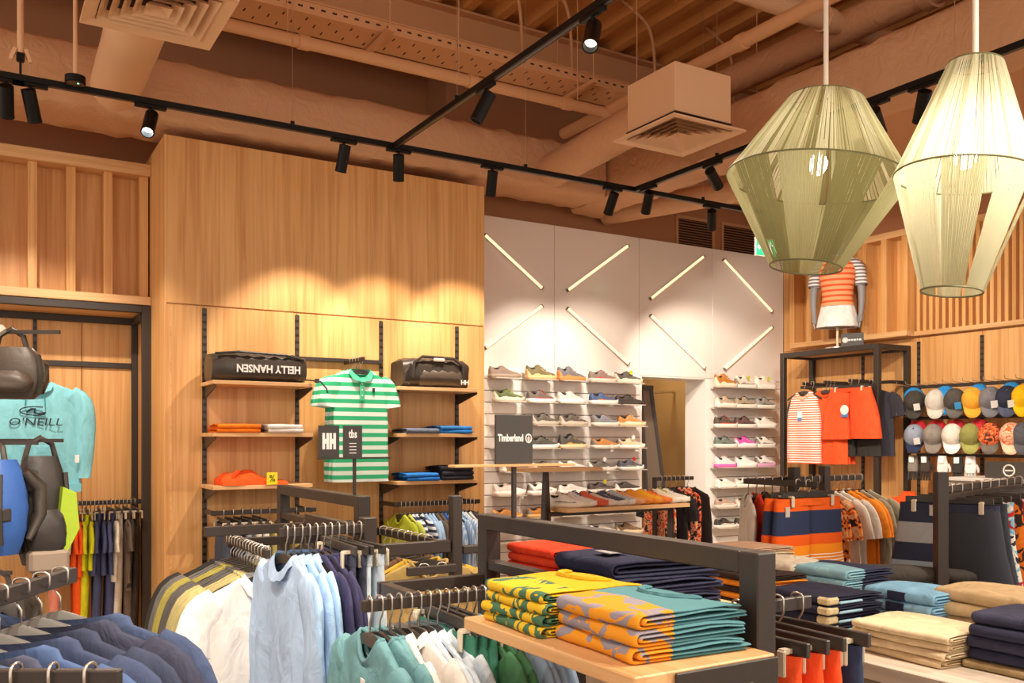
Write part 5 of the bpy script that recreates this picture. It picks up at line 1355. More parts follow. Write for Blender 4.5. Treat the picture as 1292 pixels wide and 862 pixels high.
# (colour word, upper, sole, lace, tag, version)
LEFT = [
    [('taupe slip-on', '8b7566', '9a8674', None, None, 0), ('olive hiking', '6d6238', 'd9b27c', '6a5a30', None, 1), ('slate hiking', '6f6f74', 'd98a4c', '8a8a90', None, 1), ('grey pink running', '86736a', 'd6c7b8', 'c9403a', None, 0), ('cream and black running', '5e564e', 'dcd0bc', '2e2a28', 'd8cf2a', 0)],
    [('olive and lime running', '55602f', 'cfc4b2', 'b8c23a', None, 0), ('dark grey white-soled', '6a5f58', 'efe9e0', 'c23a34', None, 0), ('white grey knit', 'd8d0c6', 'f2ece4', 'd8d0c6', None, 0), ('navy and tan running', '4b5f86', 'f3eee6', 'c98a54', None, 0), ('all black trail', '3a322c', '3a322c', '2e2a28', None, 2)],
    [None, ('dark green trail', '5c564c', 'b6aa9a', '3a3632', None, 0), ('dark grey trail', '5f564e', 'c6b9a6', '3a3632', None, 0), ('grey and blue cushioned', '8d8f9a', 'f0e9df', 'b98858', None, 0), ('wheat coloured', 'b98144', 'dcc19a', 'f0e6d6', None, 0)],
    [None, ('black and cream running', '4c4a40', 'efe8dc', '2e2a28', None, 0), ('charcoal cream-soled', '54514c', 'e6d4ae', 'c9a24a', None, 1), ('orange tan canvas', 'c98a4c', 'f2ebe0', None, None, 2), ('cream canvas', 'd8bc98', 'f2ebe0', 'f4efe6', 'f4f0e8', 2)],
    [('dark running shoe with yellow disc, white', '55514e', 'eee7de', '2e2a28', 'd8d42a', 2), ('brown black canvas', '5a4a3e', 'e8ddd0', None, None, 2), ('pure white court', 'efe9e1', 'f4efe8', 'efe9e1', None, 2), ('grey canvas', '6d655e', 'efe8de', None, 'f4f0e8', 2), ('navy canvas', '565662', 'efe8de', None, 'b8322c', 2)],
    [('white running', 'e4dad0', 'f0e8de', 'efe9e1', None, 0), ('white leather', 'efe7de', 'f3ede5', '4a4440', None, 0), ('white grey court', 'e0d8d0', 'f0e9e0', None, None, 2), ('dark lace-up', '544a42', 'eae2d8', None, 'd8c832', 2), ('black and white', '4a443e', 'eae2d8', None, None, 2)],
    [('caramel low', 'c8853e', 'e2b878', None, None, 2), ('gum-soled caramel', 'b9762f', 'dcae6c', None, None, 2), ('olive and yellow trail', '7d7a3e', 'e9e1d2', 'c8c03a', None, 0), ('silver grey', 'a49c90', 'efe8dc', '6a645c', None, 0), ('tan ankle', 'b8752c', 'e8dac4', None, 'd8d03a', 1)],
    [None, None, ('grey', '8d857c', 'efe8dc', None, None, 0), ('white', 'e6ded4', 'efe8dc', None, None, 0), ('brown', '7a5c40', 'd8c4a4', None, None, 0)]]
colu = [[637, 683, 721, 761, 793], [642, 683, 721, 762, 794], [640, 688, 724, 764, 797], [640, 686, 723, 764, 796], [650, 690, 722, 760, 796], [643, 684, 722, 760, 792], [640, 684, 722, 762, 794], [640, 684, 722, 762, 794]]
for r_, row in enumerate(LEFT):
    for c_, it in enumerate(row):
        x = onY(colu[r_][c_], 500, YW - .1).x; z = ROWZ[r_]
        if x < 3.66: x = 3.66
        shelf_plate(x, z, 'wide', rn[r_])
        if it:
            nm, up_, so_, la_, tg, v = it
            o = shoe((x, YW - .094, z + .0005), (0, 0, R(random.uniform(-6, 6))), up_, so_, la_, nm + ' shoe, ' + rn[r_] + ' row of the wide shoe wall', v, 'shoes on the wide shoe wall', tg)
            if r_ >= 3 and c_ >= 3 and r_ < 5: tagcard(o, (.02, -.075, .03), WHITEP, (.03, .055))
RIGHT = [
    [('tan hiking boot with red tongue', 'b8762e', 'e6d6bc', 'c23a28', None, 1), ('cream high-top', 'e0d2c2', 'f0e8dc', 'd8ccbc', 'c8c832', 1), ('pale running shoe with yellow disc', 'e8dccc', 'f0e8dc', 'b8a892', 'd8d42a', 1)],
    [('sand coloured trail', 'bfa78c', 'f0e6d8', 'a08868', None, 0), ('grey tan trail', 'a8967e', 'efe5d6', '5a4a3e', None, 0), ('grey white striped', '9a938c', 'efe7dc', '4a4642', None, 0)],
    [('dark red trail', '5a4a44', 'efe5da', 'c2402e', None, 0), ('brown mauve running', '6a4e4a', 'efe5da', '3a302c', None, 0), ('white cream running', 'ece2d6', 'f2eae0', 'e0d4c6', None, 0)],
    [('green grey running', '6f7a72', 'e8e2d8', '3a3c3a', None, 0), ('magenta running', 'd858a8', 'f0e2e4', 'c040a0', None, 0), ('white sporty', 'efe6dc', 'f4ece2', '5a5652', None, 0)],
    [('white and pink running', 'efe0de', 'e070b8', 'f0e6e0', None, 0), ('all white running', 'f2eae2', 'f4ede4', 'f2eae2', None, 0), ('white shoe with pink heel', 'f0e4e0', 'e8a8cc', 'f0e6e0', None, 0)],
    [('ivory court', 'efe4d8', 'f4ece0', None, None, 2), ('ivory leather', 'ece0d2', 'f2e8da', None, None, 2), ('ivory canvas', 'eaded0', 'f0e6d8', None, None, 2)],
    [('dusty pink loafer', 'b89888', 'e8d8c8', None, None, 2), ('beige loafer', 'b8a088', 'e8dac8', None, None, 2), ('greige slip-on', 'a89484', 'e6d8c6', None, None, 2)],
    [('black slip-on', '3e3834', 'efe6da', None, None, 2), ('dark slip-on', '4a423c', 'ede4d8', None, None, 2), ('brown slip-on', '5e4c3e', 'ede2d4', None, None, 2)]]
for r_, row in enumerate(RIGHT):
    for c_, it in enumerate(row):
        x = onY((916, 941, 966)[c_], 500, YW - .1).x; z = ROWZ[r_]
        nm, up_, so_, la_, tg, v = it
        p = put('shoe_shelf', plate_me, ACR, None, (x, YW - .094, z)); tag(p, 'small clear shoe shelf plate, %s row of the narrow shoe wall' % rn[r_], 'shelf', 'clear shelf plates on the shoe walls'); put('lip', lip_me, ACR, p)
        shoe((x, YW - .094, z + .0005), (0, 0, R(random.uniform(-6, 6))), up_, so_, la_, nm + ' shoe, ' + rn[r_] + ' row of the narrow shoe wall', v, 'shoes on the narrow shoe wall', tg, (.98, .93, 1.22))

# trestle with shoes in front of the shoe wall
ZP = 1.03; tr = thing('shoe_trestle', 'oak plank on black A-frame legs with a row of trainers', 'display stand', (4.1, 5.3, 0))
MB().box(3.54, 4.66, 5.15, 5.45, ZP - .03, ZP, .002).build('plank', OAKH, tr)
MB().box(3.22, 3.86, 5.17, 5.43, 1.285, 1.31, .002).build('top_plank', OAKH, tr)
for x in (3.46, 4.60):
    zt_ = 1.285 if x < 4 else ZP - .03
    MB().bar((x, 5.30, zt_), (x - .10, 5.24, 0), .035, .035, .003).build('leg', BLACK, tr); MB().bar((x, 5.30, zt_), (x + .10, 5.36, 0), .035, .035, .003).build('leg', BLACK, tr)
MB().bar((3.47, 5.30, ZP - .047), (4.60, 5.30, ZP - .047), .03, .03, .002).build('rail', BLACK, tr)
PL = [('white court', 'efe6da', 'efe2cc', None), ('blue topped white', 'e8e2dc', 'f0e8dc', '4a5078'), ('coral striped', 'e0694a', 'd8583c', None), ('off-white', 'f0e6d8', 'f2e8d8', None), ('navy striped', '4c5468', 'e8e0d4', 'e0d8cc'), ('pale blue', 'b8cbdc', 'ece4d8', None), ('peach', 'eeb27c', 'e0a068', None), ('amber', 'f0a22e', 'e88a28', None), ('golden', 'f2b022', 'e8942a', None), ('tangerine', 'f08428', 'e87430', 'c05a20'), ('cream with lime laces', 'e4dcc4', 'efe6d6', 'a8b030'), ('white with black stripe', 'e8e0d4', 'efe8dc', '3a3632')]
for i, (nm, u_, s_, l_) in enumerate(PL):
    shoe((3.63 + i * .087, 5.28 + .01 * (i % 2), ZP + .0005), (0, 0, R(-58 + random.uniform(-4, 4))), u_, s_, l_, nm + ' trainer on the oak trestle plank', 2 if i % 3 == 0 else 0, 'trainers on the trestle')

# dress rack beside the doorway
dr = thing('dress_rack', 'slim black rack with orange and black floral dresses by the doorway', 'clothes rack', (4.98, 5.62, 0))
MB().box(4.72, 5.12, 5.612, 5.628, 1.176, 1.206, .002).build('rail', BLACK, dr)
MB().box(4.70, 4.72, 5.60, 5.64, 0, 1.206, .002).build('post', BLACK, dr); MB().box(4.5, 5.15, 5.59, 5.65, 0, .025, .002).build('foot', BLACK, dr)
FLO = printed('orange_black_floral', ['2e2622', 'e8572e', 'f2a07c', '2e2622'], 15); FLO2 = printed('coral_floral', ['e8572e', 'f6b48e', '3a2e28'], 18)
rail_row((4.75, 5.62, 1.206), (5.08, 5.62, 1.206), [('tank', FLO2, 'coral floral dress on the slim rack', 'dress', {'L': .9}), ('tee', fab('2f2a2c'), 'black dress on the slim rack', 'dress', {'L': .9}), ('tee', fab('2f2a2c'), 'black dress on the slim rack', 'dress', {'L': .9, 'seed': 2}), ('tank', FLO, 'orange and black floral dress on the slim rack', 'dress', {'L': .85}), ('tank', FLO2, 'coral floral dress on the slim rack', 'dress', {'L': .8, 'seed': 2}), ('tank', FLO, 'orange and black floral dress on the slim rack', 'dress', {'L': .82, 'seed': 3}), ('tank', fab('332b28'), 'dark dress at the end of the slim rack', 'dress', {'L': .75})], 'the slim dress rack', jit=12)

# ------------------------------------------------------------------ rack E (striped swim shorts)
eE = thing('cross_rack', 'black cross rack with orange and navy striped swim shorts', 'clothes rack', (3.92, 3.52, 0))
MB().box(3.895, 3.945, 3.465, 3.515, 0, 1.352, .003).build('post', BLACK, eE)
MB().box(4.22, 4.27, 3.53, 3.58, 0, 1.352, .003).build('post', BLACK, eE)
MB().box(3.60, 4.58, 3.542, 3.558, 1.265, 1.295, .002).build('hang_rail', BLACK, eE)
MB().box(3.895, 3.945, 3.516, 3.541, 1.262, 1.297, .002).build('bracket', BLACK, eE)
MB().box(3.602, 3.618, 3.06, 3.541, 1.265, 1.295, .002).build('front_arm', BLACK, eE)
MB().box(3.7, 4.5, 3.50, 3.57, 0, .03, .003).build('foot', BLACK, eE)
MB().box(3.89, 3.95, 3.2, 3.85, 0, .029, .003).build('foot', BLACK, eE)
FL3 = printed('orange_leaf_print', ['3a302c', 'f07a2a', 'f2a05a', 'e8d2b4'], 17)
it = [('long', fab('d9d4cc'), 'pale grey long top beside the red one on the cross rack', 'top', {'L': .75, 'yaw': -40}), ('long', fab('e84c2a'), 'red long top on the cross rack', 'top', {'L': .75, 'yaw': -40}), ('jacket', fab('3d3833'), 'black jacket on the cross rack', 'jacket', {'L': .75, 'yaw': -40}), ('tee', fab('dcd08a'), 'pale yellow top on the cross rack', 'top', {'yaw': -40})]
it += rep(3, 'none', None, '', '') + [('tee', FL3, 'orange leaf print shirt on the cross rack', 'shirt', {'L': .72, 'seed': i, 'collar': 1}) for i in range(3)]
it += [('tee', fab('d8cdbf'), 'oatmeal T-shirt on the cross rack', 'T-shirt', {'seed': i}) for i in range(2)] + [('tee', fab('e88a2c'), 'amber orange T-shirt on the cross rack', 'T-shirt', {'seed': i}) for i in range(2)] + [('tee', fab('9a927c'), 'khaki grey T-shirt on the cross rack', 'T-shirt', {'seed': i, 'L': .8}) for i in range(2)]
rail_row((3.60, 3.55, 1.295), (4.58, 3.55, 1.295), it, 'the cross rack rail', jit=8)
SW = bands('swim_stripe', [(-.62, '2f3a58'), (-.418, 'f4f0e6'), (-.412, 'ee8a22'), (-.402, 'f4f0e6'), (-.396, 'ee8a22'), (-.386, 'f4f0e6'), (-.380, 'ee8a22'), (-.370, 'f4f0e6'), (-.364, 'f29020'), (-.315, 'ea5f1c'), (-.262, '2f3a58'), (-.145, 'e8601e'), (-.05, 'e8601e')], 2)
rail_row((3.61, 3.22, 1.295), (3.61, 3.09, 1.295), [('shorts', SW, 'orange and navy banded swim shorts ' + ('first' if i else 'second, behind another pair,') + ' on the front arm', 'shorts', {'L': .50, 'W': .26, 'waist': .235, 'T': .03, 'flare': .03, 'cmat': fab('ea641f'), 'seed': i, 'tag': (-.18, -.12, plain('grey_label', 'c2b8a8', .5)) if i else None}) for i in range(2)], 'the front arm of the cross rack', jit=2, flip=True)

# ------------------------------------------------------------------ rack F (shorts by the table)
pF = onD(1187, 600, 4.02)
eF = thing('shorts_rack', 'black post rack with colour-block and printed shorts', 'clothes rack', (pF.x, pF.y, 0))
MB().obox((pF.x, pF.y, .68), (.05, .05, 1.36), (0, 0, -YAW), .003).build('post', BLACK, eF)
a0 = onD(1188, 600, 4.12); a1 = onD(1290, 600, 5.15); a0.z = a1.z = 1.29
MB().bar((a0.x, a0.y, 1.275), (a1.x, a1.y, 1.275), .016, .03, .002).build('hang_rail', BLACK, eF)
e_ = (a1 - a0).normalized()
MB().bar((pF.x, pF.y, 1.243), (a1.x, a1.y, 1.243), .02, .03, .002).build('support_arm', BLACK, eF)
MB().bar((a1.x, a1.y, 0), (a1.x, a1.y, 1.258), .04, .04, .003).build('post', BLACK, eF)
MB().bar((pF.x - .2 * e_.x, pF.y - .2 * e_.y, .015), (a1.x, a1.y, .015), .05, .03).build('foot', BLACK, eF)
def split_mat(name):
    m = bands(name + '_b', [(-.66, '9aa6b2'), (-.355, '34384a'), (-.27, 'a4a6a6'), (-.175, '34384a'), (-.05, '34384a')], 2)
    nt = m.node_tree; N, L = nt.nodes, nt.links; b = N['Principled BSDF']; src = b.inputs['Base Color'].links[0].from_socket
    sp = [n for n in N if n.type == 'SEPXYZ'][0]
    g = N.new('ShaderNodeMath'); g.operation = 'GREATER_THAN'; g.inputs[1].default_value = 0.0; L.new(sp.outputs[0], g.inputs[0])
    mx = N.new('ShaderNodeMix'); mx.data_type = 'RGBA'; mx.inputs[7].default_value = (*rgb('3c4048'), 1); L.new(g.outputs[0], mx.inputs[0]); L.new(src, mx.inputs[6]); L.new(mx.outputs[2], b.inputs['Base Color']); return m
it = [('shorts', split_mat('colour_block'), 'colour-block shorts, one leg striped grey, one leg charcoal', 'shorts', {'L': .56, 'W': .25, 'waist': .215, 'T': .035, 'flare': .06, 'cmat': fab('34384a'), 'tag': (-.06, -.09, plain('grey_label', 'c2b8a8', .5))})]
pr = [(printed('red_blue_print', ['c22a34', '7fc0d8', 'efe6da', '2e3346'], 12), 'red, white and blue printed shorts'), (printed('orange_black_print', ['f08a2c', 'ef7a28', '3a302c'], 18), 'orange shorts with black print'), (printed('wine_white_print', ['3a2030', 'c22a3c', 'efe2dc'], 17), 'wine red and white printed shorts'),
      (printed('black_white_print', ['34363c', '42454c', 'b8bcc0'], 20), 'charcoal shorts with pale print'), (fab('e6381e'), 'plain vermilion shorts'), (printed('navy_white_print', ['2c3450', '343c58', 'e2e0e0'], 16), 'navy shorts with white print')]
it += [('shorts', fab('3c4048'), 'plain charcoal shorts behind the colour-block pair', 'shorts', {'L': .56, 'W': .24, 'waist': .21, 'seed': 2})]
for mt, nm in pr: it += [('shorts', mt, nm + ' on the shorts rack', 'shorts', {'L': .55, 'W': .22, 'waist': .2})]
it += [('shorts', fab('4a7fb0'), 'mid blue shorts at the end of the shorts rack', 'shorts', {'L': .55, 'W': .22, 'waist': .2})]
rail_row(a1, a0 + e_ * .02, it[::-1], 'the shorts rack', jit=3, flip=True)

# ------------------------------------------------------------------ right wall: framed bay
wr_ = thing('wall_rail', 'black rail across the framed bay with orange sportswear', 'clothes rail', (7.2, 5.8, 2.0), (0, 0, 0), 'wall rails')
MB().box(7.19, 7.21, FY0 + .05, FY1 - .05, 2.02, 2.05, .002).build('rail', BLACK, wr_)
for y in (6.0, 5.47, 5.75): MB().box(6.86, 7.19, y - .008, y + .008, 2.03, 2.06, .002).build('forward_arm', BLACK, wr_)
for y in (FY0 + .06, FY1 - .06): MB().box(7.21, XR - .03, y - .01, y + .01, 2.02, 2.05).build('bracket', BLACK, wr_)
RS = bands('coral_white_stripe', [(0, 'f2e6dc'), (.011, 'e8603a')], 2, .85, .022)
YL = R(-68)
def face(kind, p, mat, label, cat, op={}):
    """garment facing the shop on an arm end"""
    return rail_row((p[0] + .02, p[1], p[2]), (p[0] - .02, p[1], p[2]), [(kind, mat, label, cat, {**op, 'yaw': op.get('yaw', 0)})], 'the framed bay', jit=1, flip=True)[0]
o = face('tank', (6.88, 6.0, 2.06), RS, 'coral and white striped sleeveless top in the framed bay', 'top', {'L': .78, 'A': .19, 'W': .15, 'T': .035, 'collar': 1, 'cmat': fab('e8a080')})
tagcard(o, (-.02, -.045, -.28), WHITEP, (.05, .06)); tagcard(o, (-.02, -.044, -.34), plain('blue_card', '3f86c8', .5), (.05, .03))
face('tee', (6.96, 5.97, 2.06), fab('4c4a50'), 'dark grey T-shirt behind the striped sleeveless top', 'T-shirt', {'L': .74})
for i in range(3): face('tee', (6.90 + i * .05, 5.76, 2.06), fab('f0582a'), 'bright orange T-shirt between the striped top and the skort', 'T-shirt', {'L': .78, 'seed': i})
o = face('shorts', (6.88, 5.47, 2.06), fab('f4592e'), 'wide orange skort with white round tag', 'skort', {'L': .46, 'W': .29, 'waist': .22, 'T': .045, 'flare': .03})
cd = MB().cyl((0, -.062, 0), (0, -.058, 0), .045, n=18).mesh('round_tag'); put('round_tag', cd, WHITEP, o, (-.02, 0, -.28)); tagcard(o, (-.02, -.06, -.31), plain('blue_card', '3f86c8', .5), (.07, .035))
face('shorts', (6.98, 5.47, 2.06), fab('35322f'), 'black shorts behind the orange skort', 'shorts', {'L': .62, 'W': .22, 'waist': .19})
face('tee', (7.08, 5.40, 2.06), bands('dark_stripe_sleeve', [(0, '3c3a42'), (.05, '3c3a42'), (.06, '3c3a42')], 2, .85, .07), 'charcoal T-shirt behind the orange skort', 'T-shirt', {'L': .7, 'W': .23})
# mannequin torso on the frame
mq = thing('mannequin', 'grey torso mannequin in striped tee, orange vest and white skirt', 'mannequin', (7.06, 5.76, FZ), (0, 0, R(-55)))
m = MB(); N = 20
def rg(z, a, b, y=0, x=0): return [Vector((x + a * math.cos(2 * math.pi * i / N), y + b * math.sin(2 * math.pi * i / N), z)) for i in range(N)]
body = [rg(.20, .155, .10), rg(.30, .165, .115), rg(.40, .14, .10), rg(.48, .115, .085), rg(.58, .125, .09), rg(.68, .145, .105, -.01), rg(.76, .155, .10), rg(.82, .165, .075), rg(.86, .12, .06), rg(.885, .055, .052), rg(.96, .048, .048, -.01), rg(.965, .03, .03, -.01)]
m.loft(body)
for s_ in (-1, 1):
    m.tube([(s_ * .145, 0, .80), (s_ * .185, .01, .74), (s_ * .205, .015, .62), (s_ * .215, .01, .53), (s_ * .215, -.015, .42), (s_ * .21, -.03, .335), (s_ * .208, -.035, .30)], [.05, .047, .04, .035, .030, .022, .024], 10)
    m.tube([(s_ * .208, -.035, .315), (s_ * .206, -.04, .275), (s_ * .204, -.045, .245)], [.018, .026, .022], 8)
    for f in range(4):
        m.tube([(s_ * .204 + (f - 1.5) * .002, -.060 + f * .0125, .25), (s_ * .203, -.066 + f * .0135, .215), (s_ * .198, -.064 + f * .013, .185 + .006 * abs(f - 1.4))], [.0075, .007, .005], 6)
    m.tube([(s_ * .20, -.062, .285), (s_ * .192, -.078, .255), (s_ * .19, -.08, .232)], [.009, .008, .006], 6)
m.build('torso', plain('grey_mannequin', '8d8d90', .45), mq, True)
def cloth(rings, nm, mat): MB().loft(rings, False, False).build(nm, mat, mq, True)
ST = bands('grey_white_stripe', [(0, 'f2efec'), (.016, '7a7880')], 2, .85, .032)
cloth([rg(.46, .128, .10), rg(.58, .137, .102), rg(.68, .157, .117, -.01), rg(.76, .167, .112), rg(.825, .176, .086), rg(.868, .128, .07), rg(.885, .075, .062)], 'striped_tee', ST)
for s_ in (-1, 1): MB().tube([(s_ * .13, 0, .81), (s_ * .19, .01, .745), (s_ * .208, .015, .64), (s_ * .212, .013, .59)], [.06, .060, .056, .056], 12, False).build('tee_sleeve', ST, mq, True)
VS = bands('orange_quilt', [(0, 'f5a878'), (.03, 'e2582a')], 2, .6, .05)
cloth([rg(.40, .152, .118, -.004), rg(.43, .150, .120, -.004), rg(.47, .140, .113, -.004), rg(.52, .143, .112, -.004), rg(.58, .148, .113, -.004), rg(.68, .166, .127, -.012), rg(.76, .170, .12), rg(.83, .16, .09), rg(.868, .10, .075)], 'quilted_vest', VS)
sk = []
for z, a, b in ((.46, .122, .092), (.40, .148, .108), (.30, .175, .125), (.20, .195, .142)):
    sk.append([Vector(((a + .004 * math.cos(9 * t)) * math.cos(t), (b + .004 * math.cos(9 * t)) * math.sin(t), z)) for t in [2 * math.pi * i / 40 for i in range(40)]])
cloth(sk, 'white_skirt', fab('f3f0ec'))
MB().cyl((0, 0, .012), (0, 0, .22), .012, n=10).build('pole', plain('cream_pole', 'e8d8b8', .4), mq, True); MB().cyl((0, 0, .001), (0, 0, .012), .11, n=24).build('base', SILVER, mq, True)
sg = thing('brand_sign', 'small black brand card standing beside the mannequin', 'sign', (7.02, 5.56, FZ + .001), (0, 0, R(-62)))
MB().box(-.10, .10, -.004, .004, 0, .125, .001).build('card', BLKCARD, sg)
P = [(-.062 + .021 * math.cos(R(a)), -.005, .062 + .021 * math.sin(R(a))) for a in range(0, 361, 30)]
MB().tube(P, .006, 4, False).build('round_logo', LETW, sg)
MB().cyl((-.062, -.0055, .062), (-.062, -.004, .062), .012, n=12).build('round_logo_core', LETW, sg)
for k_ in range(5): MB().box(-.034 + k_ * .024, -.016 + k_ * .024, -.0048, -.004, .054 + (k_ % 2) * .002, .070, .002).build('letter_mark', LETW, sg)

# caps
def hook_rail(y0, y1, z, label):
    r_ = thing('hook_rail', label, 'hook rail', (7.3, (y0 + y1) / 2, z), (0, 0, 0), 'cap hook rails')
    MB().box(7.235, 7.26, y0, y1, z - .015, z + .015, .002).build('bar', BLACK, r_)
    n = int((y1 - y0) / .085)
    for i in range(n):
        y = y0 + (i + .5) * (y1 - y0) / n
        MB().tube([(7.24, y, z + .012), (7.10, y, z + .016), (7.055, y, z + .022), (7.05, y, z + .045)], .0028, 5).build('hook', SILVER, r_)
    for y in (y1 - .02, (y0 + y1) / 2, y0 + .02): MB().box(7.26, XR - .001, y - .01, y + .01, z - .012, z + .012).build('bracket', BLACK, r_)
    return r_
hook_rail(3.3, 5.16, 1.975, 'black hook rail above the upper row of caps'); hook_rail(3.3, 5.16, 1.70, 'black hook rail above the lower row of caps'); hook_rail(3.6, 5.05, 1.375, 'black hook rail with gloves below the caps')
C1 = [(1154, '45413c', '45413c', 'charcoal cap with white tag', 'efece4'), (1181, 'cfc8bc', 'cfc8bc', 'light grey cap', None), (1205, '504c48', '6a6660', 'dark grey cap with blue tag', '3f9ad8'), (1228, 'eaa93a', 'eaa93a', 'mustard yellow cap', None), (1250, '77757a', '77757a', 'heather grey cap with red underside', 'efece4'), (1271, '333648', '545a70', 'navy cap with white tag', 'efece4'), (1291, 'f2c21a', 'f2c21a', 'bright yellow cap', None)]
for u, a, b, nm, tg in C1:
    p = onX(u, 500, 7.10); cap((7.10, p.y, 1.83), R(-62), 52, a, b, nm + ' in the upper cap row', tg)
for y in (5.02, 4.72, 4.42, 4.15, 3.98):
    cap((7.17, y, 1.86), R(-70), 52, '2f8fd8', '2f8fd8', 'bright blue cap behind the upper cap row')
CAMO = printed('orange_camo', ['4a3a30', 'e0592c', 'f0905a'], 26); PEA = printed('peach_camo', ['e06a3c', 'f0c0a0', 'd89878'], 22)
C2 = [(1154, '9098a8', '2c3450', 'blue and grey cap with white tag', 'efece4', None), (1178, '8a8178', '8a8178', 'stone grey cap with small logo', None, None), (1202, 'd8d0c4', 'efe8dc', 'cream cap', None, None), (1225, '8c8a4c', '9a9a54', 'olive green cap', None, None), (1249, 'e0592c', '6a645c', 'orange camouflage cap with grey visor', None, CAMO), (1276, 'e89a78', 'f0c4a4', 'peach camouflage cap', None, PEA), (1292, '5a5a60', '5a5a60', 'grey cap at the lower row end', None, None)]
for u, a, b, nm, tg, cm in C2:
    p = onX(u, 550, 7.10); cap((7.10, p.y, 1.535), R(-62), 52, a, b, nm + ' in the lower cap row', tg, cmat=cm)
for y in (4.98, 4.80, 4.62, 4.42):
    cap((7.17, y, 1.57), R(-70), 52, 'c8303a', 'c8303a', 'red cap behind the lower cap row')
def glove(y, mat, mat2, label):
    r_ = thing('glove', label, 'glove', (7.09, y, 1.39), (0, 0, R(-62)))
    m = MB(); m.loft([ell(0, z, a, b, 14) for z, a, b in ((-.02, .035, .015), (-.07, .04, .02), (-.13, .045, .022), (-.16, .04, .02))], True, True); m.build('palm', mat, r_, True)
    for f in range(4): MB().tube([(-.032 + f * .021, 0, -.15), (-.034 + f * .022, -.006, -.20), (-.034 + f * .022, -.012, -.235)], [.011, .0105, .008], 7).build('finger', mat2, r_, True)
    MB().tube([(.04, 0, -.09), (.058, -.01, -.125), (.06, -.016, -.155)], [.012, .011, .008], 7).build('thumb', mat2, r_, True)
    tagcard(r_, (-.01, -.03, -.03), WHITEP, (.04, .05))
for y, a, b, nm in ((4.98, '8a8176', '3f3a36', 'grey and black glove'), (4.86, '4a4038', '3a322c', 'black glove'), (4.70, 'e8e2da', 'e8e2da', 'white glove'), (4.56, '3c3836', '3c3836', 'charcoal glove'), (4.45, 'efe9e2', 'c9c2ba', 'white and grey glove')): glove(y, fab(a), fab(b), nm + ' on the lowest hook rail')
# counter with dark board
ctr = thing('display_counter', 'pale grey counter with a dark board on it behind the shorts rack', 'counter', (6.7, 3.5, 0))
GP = plain('grey_laminate', 'b7aea2', .5)
MB().box(6.32, 6.9, 2.4, 4.16, 0, 1.20, .003).build('body', GP, ctr); MB().box(6.30, 6.92, 2.38, 4.18, 1.20, 1.225, .003).build('top', plain('grey_top', 'cbc4ba', .4), ctr)
for y in (3.1, 3.65): MB().box(6.312, 6.32, y, y + .5, .2, 1.15, .002).build('front_panel', plain('grey_front', 'c8c0b6', .5), ctr)
db = thing('dark_board', 'dark brown board with pale ring logo standing on the counter', 'sign', (6.45, 3.3, 1.226))
MB().box(6.44, 6.46, 2.4, 3.93, 1.226, 1.345, .002).build('board', BLKCARD, db)
lp = onX(1273, 600, 6.437)
P = [(6.437, lp.y + .04 * math.cos(R(a)), 1.283 + .04 * math.sin(R(a))) for a in range(0, 361, 20)]
MB().tube(P, .006, 5, False).build('ring_logo', plain('pale_print', 'cfc6ba', .5), db); MB().box(6.434, 6.44, lp.y - .028, lp.y + .028, 1.278, 1.288).build('logo_bar', plain('pale_print', 'cfc6ba', .5), db)
cb = thing('low_cabinet', 'low black cabinet at the foot of the framed bay', 'cabinet', (7.1, 4.95, 0))
MB().box(6.95, 7.39, 4.70, 5.20, 0, .74, .003).build('body', BLACK, cb); MB().box(6.93, 7.40, 4.68, 5.21, .741, .762, .002).build('top', OAKY, cb); MB().box(6.946, 6.95, 4.73, 5.17, .06, .70, .002).build('door', BLACK, cb)
fl_ = thing('fleece_jacket', 'bright orange fleece jacket standing on the low black cabinet', 'jacket', (7.08, 5.02, .7625), (0, 0, R(-60)))
m = MB(); m.loft([ell(0, z, a, b, 18) for z, a, b in ((0, .13, .06), (.08, .135, .065), (.18, .13, .06), (.235, .11, .05), (.255, .06, .04), (.29, .055, .038))], True, True); m.build('body', fab('f4521f'), fl_, True)
for s_ in (-1, 1): MB().tube([(s_ * .10, 0, .225), (s_ * .145, -.01, .15), (s_ * .15, -.02, .05)], [.035, .035, .03], 8).build('sleeve', fab('ee4c1c'), fl_, True)

# ------------------------------------------------------------------ table with folded goods
TZ = .85
tg_ = thing('display_table', 'pale grey oak table covered with folded clothes', 'table', (2.9, 2.3, 0))
MB().box(2.26, 3.50, 1.05, 3.45, TZ - .05, TZ, .003).build('top', GREYOAK, tg_)
for x in (2.36, 3.42):
    for y in (1.12, 3.38): MB().box(x - .04, x + .04, y - .04, y + .04, 0, TZ - .05, .003).build('leg', BLACK, tg_)
MB().box(2.33, 3.46, 1.09, 3.41, TZ - .16, TZ - .051, .002).build('apron', plain('taupe_apron', '8d7a68', .6), tg_)
MB().box(2.34, 3.45, 1.10, 3.40, .25, .28, .002).build('lower_shelf', GREYOAK, tg_)
def tp(u, v, z=TZ): return onZ(u, v, z)
KH = fab('d6bf98'); KH2 = fab('ccb288')
stack(tp(1176, 826) + Vector((0, .02, .0005)), 0, 4, [KH, fab('d9c4a0')], 'folded_trousers', 'beige folded chinos in the front pile of the table', 'trousers', 'beige folded chinos', .30, .33, .0115, 1.6, .008)
stack(tp(1262, 800) + Vector((.10, .02, .0005)), 0, 3, [KH2, fab('d2b98e')], 'folded_trousers', 'sand coloured folded chinos behind the navy pile', 'trousers', 'sand folded chinos', .32, .38, .022, 1.6, .008)
stack(tp(1312, 850) + Vector((.04, 0, .0005)), 0, 1, [fab('a08a64')], 'folded_trousers', 'khaki brown folded trousers under the navy pile', 'trousers', None, .31, .32, .012)
b_ = tp(1312, 850) + Vector((.04, 0, .0265))
